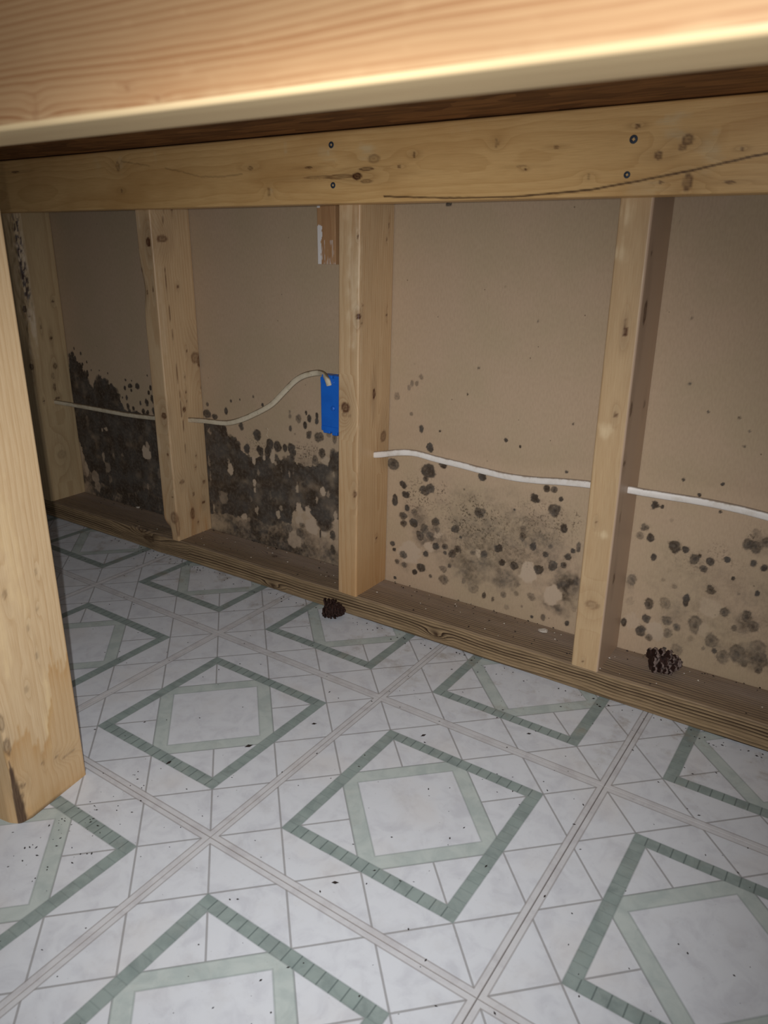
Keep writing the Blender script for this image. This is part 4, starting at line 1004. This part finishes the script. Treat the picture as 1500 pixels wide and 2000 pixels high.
def pine_cone(loc, rot, Lc, R, seed, label, tip):
    root = empty('pine_cone', loc); root.rotation_euler = rot
    tag(root, label, 'pine cone', 'pine cones')
    # core: tapered body along local x, base at -Lc/2
    V = []; F = []; k = 14; rs = 9
    prof = lambda t: R * 0.78 * math.sin(math.pi * (0.10 + 0.88 * t)) ** 0.7 * (1.08 - 0.35 * t)
    for i in range(rs):
        t = i / (rs - 1)
        for j in range(k): V.append((-Lc / 2 + Lc * t, prof(t) * math.cos(2 * math.pi * j / k), prof(t) * math.sin(2 * math.pi * j / k)))
    for i in range(rs - 1):
        for j in range(k): F.append((i * k + j, (i + 1) * k + j, (i + 1) * k + (j + 1) % k, i * k + (j + 1) % k))
    F += [tuple(range(k)), tuple(range((rs - 1) * k, rs * k))[::-1]]
    me = bpy.data.meshes.new('cone_core'); me.from_pydata(V, [], F)
    link('cone_core', me, m_cone, root)
    rg = np.random.default_rng(seed); V = []; F = []; MI = []
    ns = 46
    for s in range(ns):
        t = 0.03 + 0.93 * s / ns; a = s * 2.39996
        r0 = prof(t) * 0.7; ln = R * (0.50 + 0.30 * rg.random()) * (1.05 - 0.55 * t); wd = R * (0.36 + 0.1 * rg.random()) * (1.1 - 0.45 * t); th = R * 0.08
        ax_ = np.array([1, 0, 0]); rad_ = np.array([0, math.cos(a), math.sin(a)]); tan = np.cross(ax_, rad_)
        lean = -0.15 + 1.0 * t + rg.normal(0, 0.18); a = a + rg.normal(0, 0.12)
        dirv = rad_ * math.cos(lean) + ax_ * math.sin(lean); nrm = np.cross(dirv, tan)
        c0 = ax_ * (-Lc / 2 + Lc * t) + rad_ * r0
        b0 = len(V)
        for (u, wv, hv) in ((0, .45, 0), (.55, 1, 0), (.92, .85, .3), (1.06, 0.0, .55), (.92, -.85, .3), (.55, -1, 0), (0, -.45, 0)):
            p = c0 + dirv * ln * u + tan * wd * wv + nrm * th * hv * 3
            V.append(p + nrm * th); V.append(p - nrm * th)
        kk = 7
        top = [b0 + 2 * i for i in range(kk)]; bot = [b0 + 2 * i + 1 for i in range(kk)]
        F.append(tuple(top)); MI.append(0); F.append(tuple(bot[::-1])); MI.append(0)
        for i in range(kk):
            j = (i + 1) % kk
            F.append((top[i], bot[i], bot[j], top[j])); MI.append(1 if 1 <= i <= 4 else 0)
        # umbo: small raised boss on the outer end
        e = c0 + dirv * ln * 1.0 + nrm * th * 1.2
        b1 = len(V)
        for q in ((tan * wd * .7), (nrm * th * 2.6), (-tan * wd * .7), (-nrm * th * 2.2)): V.append(e + q)
        V.append(e + dirv * R * 0.14)
        for i in range(4): F.append((b1 + i, b1 + (i + 1) % 4, b1 + 4)); MI.append(1)
    me = bpy.data.meshes.new('cone_scales'); me.from_pydata([tuple(v) for v in V], [], F)
    me.materials.append(m_cone); me.materials.append(m_conetip if tip else m_cone)
    me.polygons.foreach_set('material_index', MI)
    import bmesh
    bm = bmesh.new(); bm.from_mesh(me); bmesh.ops.recalc_face_normals(bm, faces=bm.faces[:]); bm.to_mesh(me); bm.free()
    o = link('cone_scales', me, None, root); o['kind'] = 'stuff'
    return root


pine_cone((1.2450, -0.0340, W + 0.0150), (0.4, 0.10, 0.55), 0.040, 0.0165, 5, 'dark pine cone lying on the bottom plate right of the nearest stud', True)
pine_cone((0.7285, -0.1085, 0.0135), (0.9, 0.05, 0.35), 0.032, 0.0150, 9, 'small dark pine cone on the floor tiles against the bottom plate', False)

# ------------------------------------------------------------------ crumbs and droppings
m_chip, n, b = new_mat('plaster_white', 0.8, 0.2)
n.put(b.inputs['Base Color'], n.mix(n.noise(n.coords('Object'), 400, 2), lin(205, 198, 188), lin(160, 148, 134)))


def chip(loc, s, rz, seed, label):
    rg = np.random.default_rng(seed); k = 7; V = []; F = []
    for zz, f in ((0.0, 1.0), (0.45, 0.9)):
        for i in range(k):
            r = s * (0.7 + 0.5 * rg.random()) * f
            V.append((r * math.cos(2 * math.pi * i / k), 0.6 * r * math.sin(2 * math.pi * i / k), zz * s * (0.6 + 0.8 * rg.random()) if zz else 0))
    for i in range(k): F.append((i, (i + 1) % k, k + (i + 1) % k, k + i))
    F += [tuple(range(k))[::-1], tuple(range(k, 2 * k))]
    me = bpy.data.meshes.new('plaster_chip'); me.from_pydata(V, [], F)
    o = link('plaster_chip', me, m_chip, None, loc); o.rotation_euler.z = rz
    return tag(o, label, 'plaster chip', 'plaster chips')


chip((1.0640, -0.0230, W + 0.0008), 0.0075, 0.5, 1, 'pale flat plaster chip on the bottom plate just left of the nearest stud')
chip((0.1080, -0.0060, W + 0.0008), 0.0050, 0.2, 2, 'white plaster crumb on the plate against the darkest mouldy bay')

m_dark, n, b = new_mat('droppings', 0.7, 0.2)
b.inputs['Base Color'].default_value = (*lin(38, 30, 26), 1)
m_crumb, n, b = new_mat('pale_crumbs', 0.8, 0.2)
b.inputs['Base Color'].default_value = (*lin(205, 196, 184), 1)


def bits(name, pts, mat, label, cat):
    V = []; F = []
    rg = np.random.default_rng(len(pts))
    for (x_, y_, z_, s, el) in pts:
        b0 = len(V); a = rg.uniform(0, math.pi); ca, sa = math.cos(a), math.sin(a)
        for (u, v, h) in ((-el, 0, 0), (0, -1, 0), (el, 0, 0), (0, 1, 0)):
            V.append((x_ + s * (u * ca - v * sa), y_ + s * (u * sa + v * ca), z_ + 0.05 * s))
        V.append((x_ + 0.2 * s * el * ca, y_, z_ + 0.9 * s)); V.append((x_ - 0.3 * s * el * ca, y_, z_ + 0.8 * s))
        F += [(b0, b0 + 1, b0 + 5), (b0 + 1, b0 + 2, b0 + 4), (b0 + 1, b0 + 4, b0 + 5), (b0 + 2, b0 + 3, b0 + 4), (b0 + 3, b0, b0 + 5), (b0 + 3, b0 + 5, b0 + 4), (b0 + 3, b0 + 2, b0 + 1, b0)]
    me = bpy.data.meshes.new(name); me.from_pydata(V, [], F)
    o = link(name, me, mat)
    return tag(o, label, cat, kind='stuff')


rg = np.random.default_rng(12)
pf = []
for _ in range(520):
    x_ = rg.uniform(-0.1, 1.5); y_ = rg.uniform(-0.86, -0.10)
    pf.append((x_, y_, 0, rg.uniform(0.0003, 0.0010), rg.uniform(1, 2.5)))
for _ in range(160):
    pf.append((rg.uniform(0.1, 1.45), -0.092 - abs(rg.normal(0, 0.012)), 0, rg.uniform(0.0005, 0.0014), rg.uniform(1, 2.2)))
for _ in range(60):      # swept up against the foot of the post
    pf.append((0.77 + abs(rg.normal(0, 0.03)), rg.normal(-0.63, 0.05), 0, rg.uniform(0.0003, 0.0010), rg.uniform(1, 2.5)))
for x_, y_, s in ((0.852, -0.442, .0026), (0.795, -0.52, .002), (0.89, -0.36, .0018), (1.02, -0.30, .002), (1.13, -0.22, .0016), (1.07, -0.55, .0018)):
    pf.append((x_, y_, 0, s, 2.2))
bits('floor_grit', pf, m_dark, 'dark grit and droppings scattered over the tile floor', 'grit')
pp_ = []
for _ in range(150):
    x_ = rg.uniform(0.0, 1.4); y_ = rg.choice([-0.004 - abs(rg.normal(0, 0.006)), rg.uniform(-0.08, -0.006)])
    pp_.append((x_, max(y_, -0.082), W + 0.0012, rg.uniform(0.0006, 0.0015), rg.uniform(1, 2)))
bits('plate_grit', pp_, m_dark, 'dark mouse droppings and grit on the bottom plate', 'grit')
pc = []
for _ in range(46):
    pc.append((rg.uniform(0.2, 1.4), rg.uniform(-0.08, -0.01), W + 0.0012, rg.uniform(0.0006, 0.0014), rg.uniform(1, 1.6)))
bits('plate_crumbs', pc, m_crumb, 'pale plaster crumbs dotted along the bottom plate', 'crumbs')
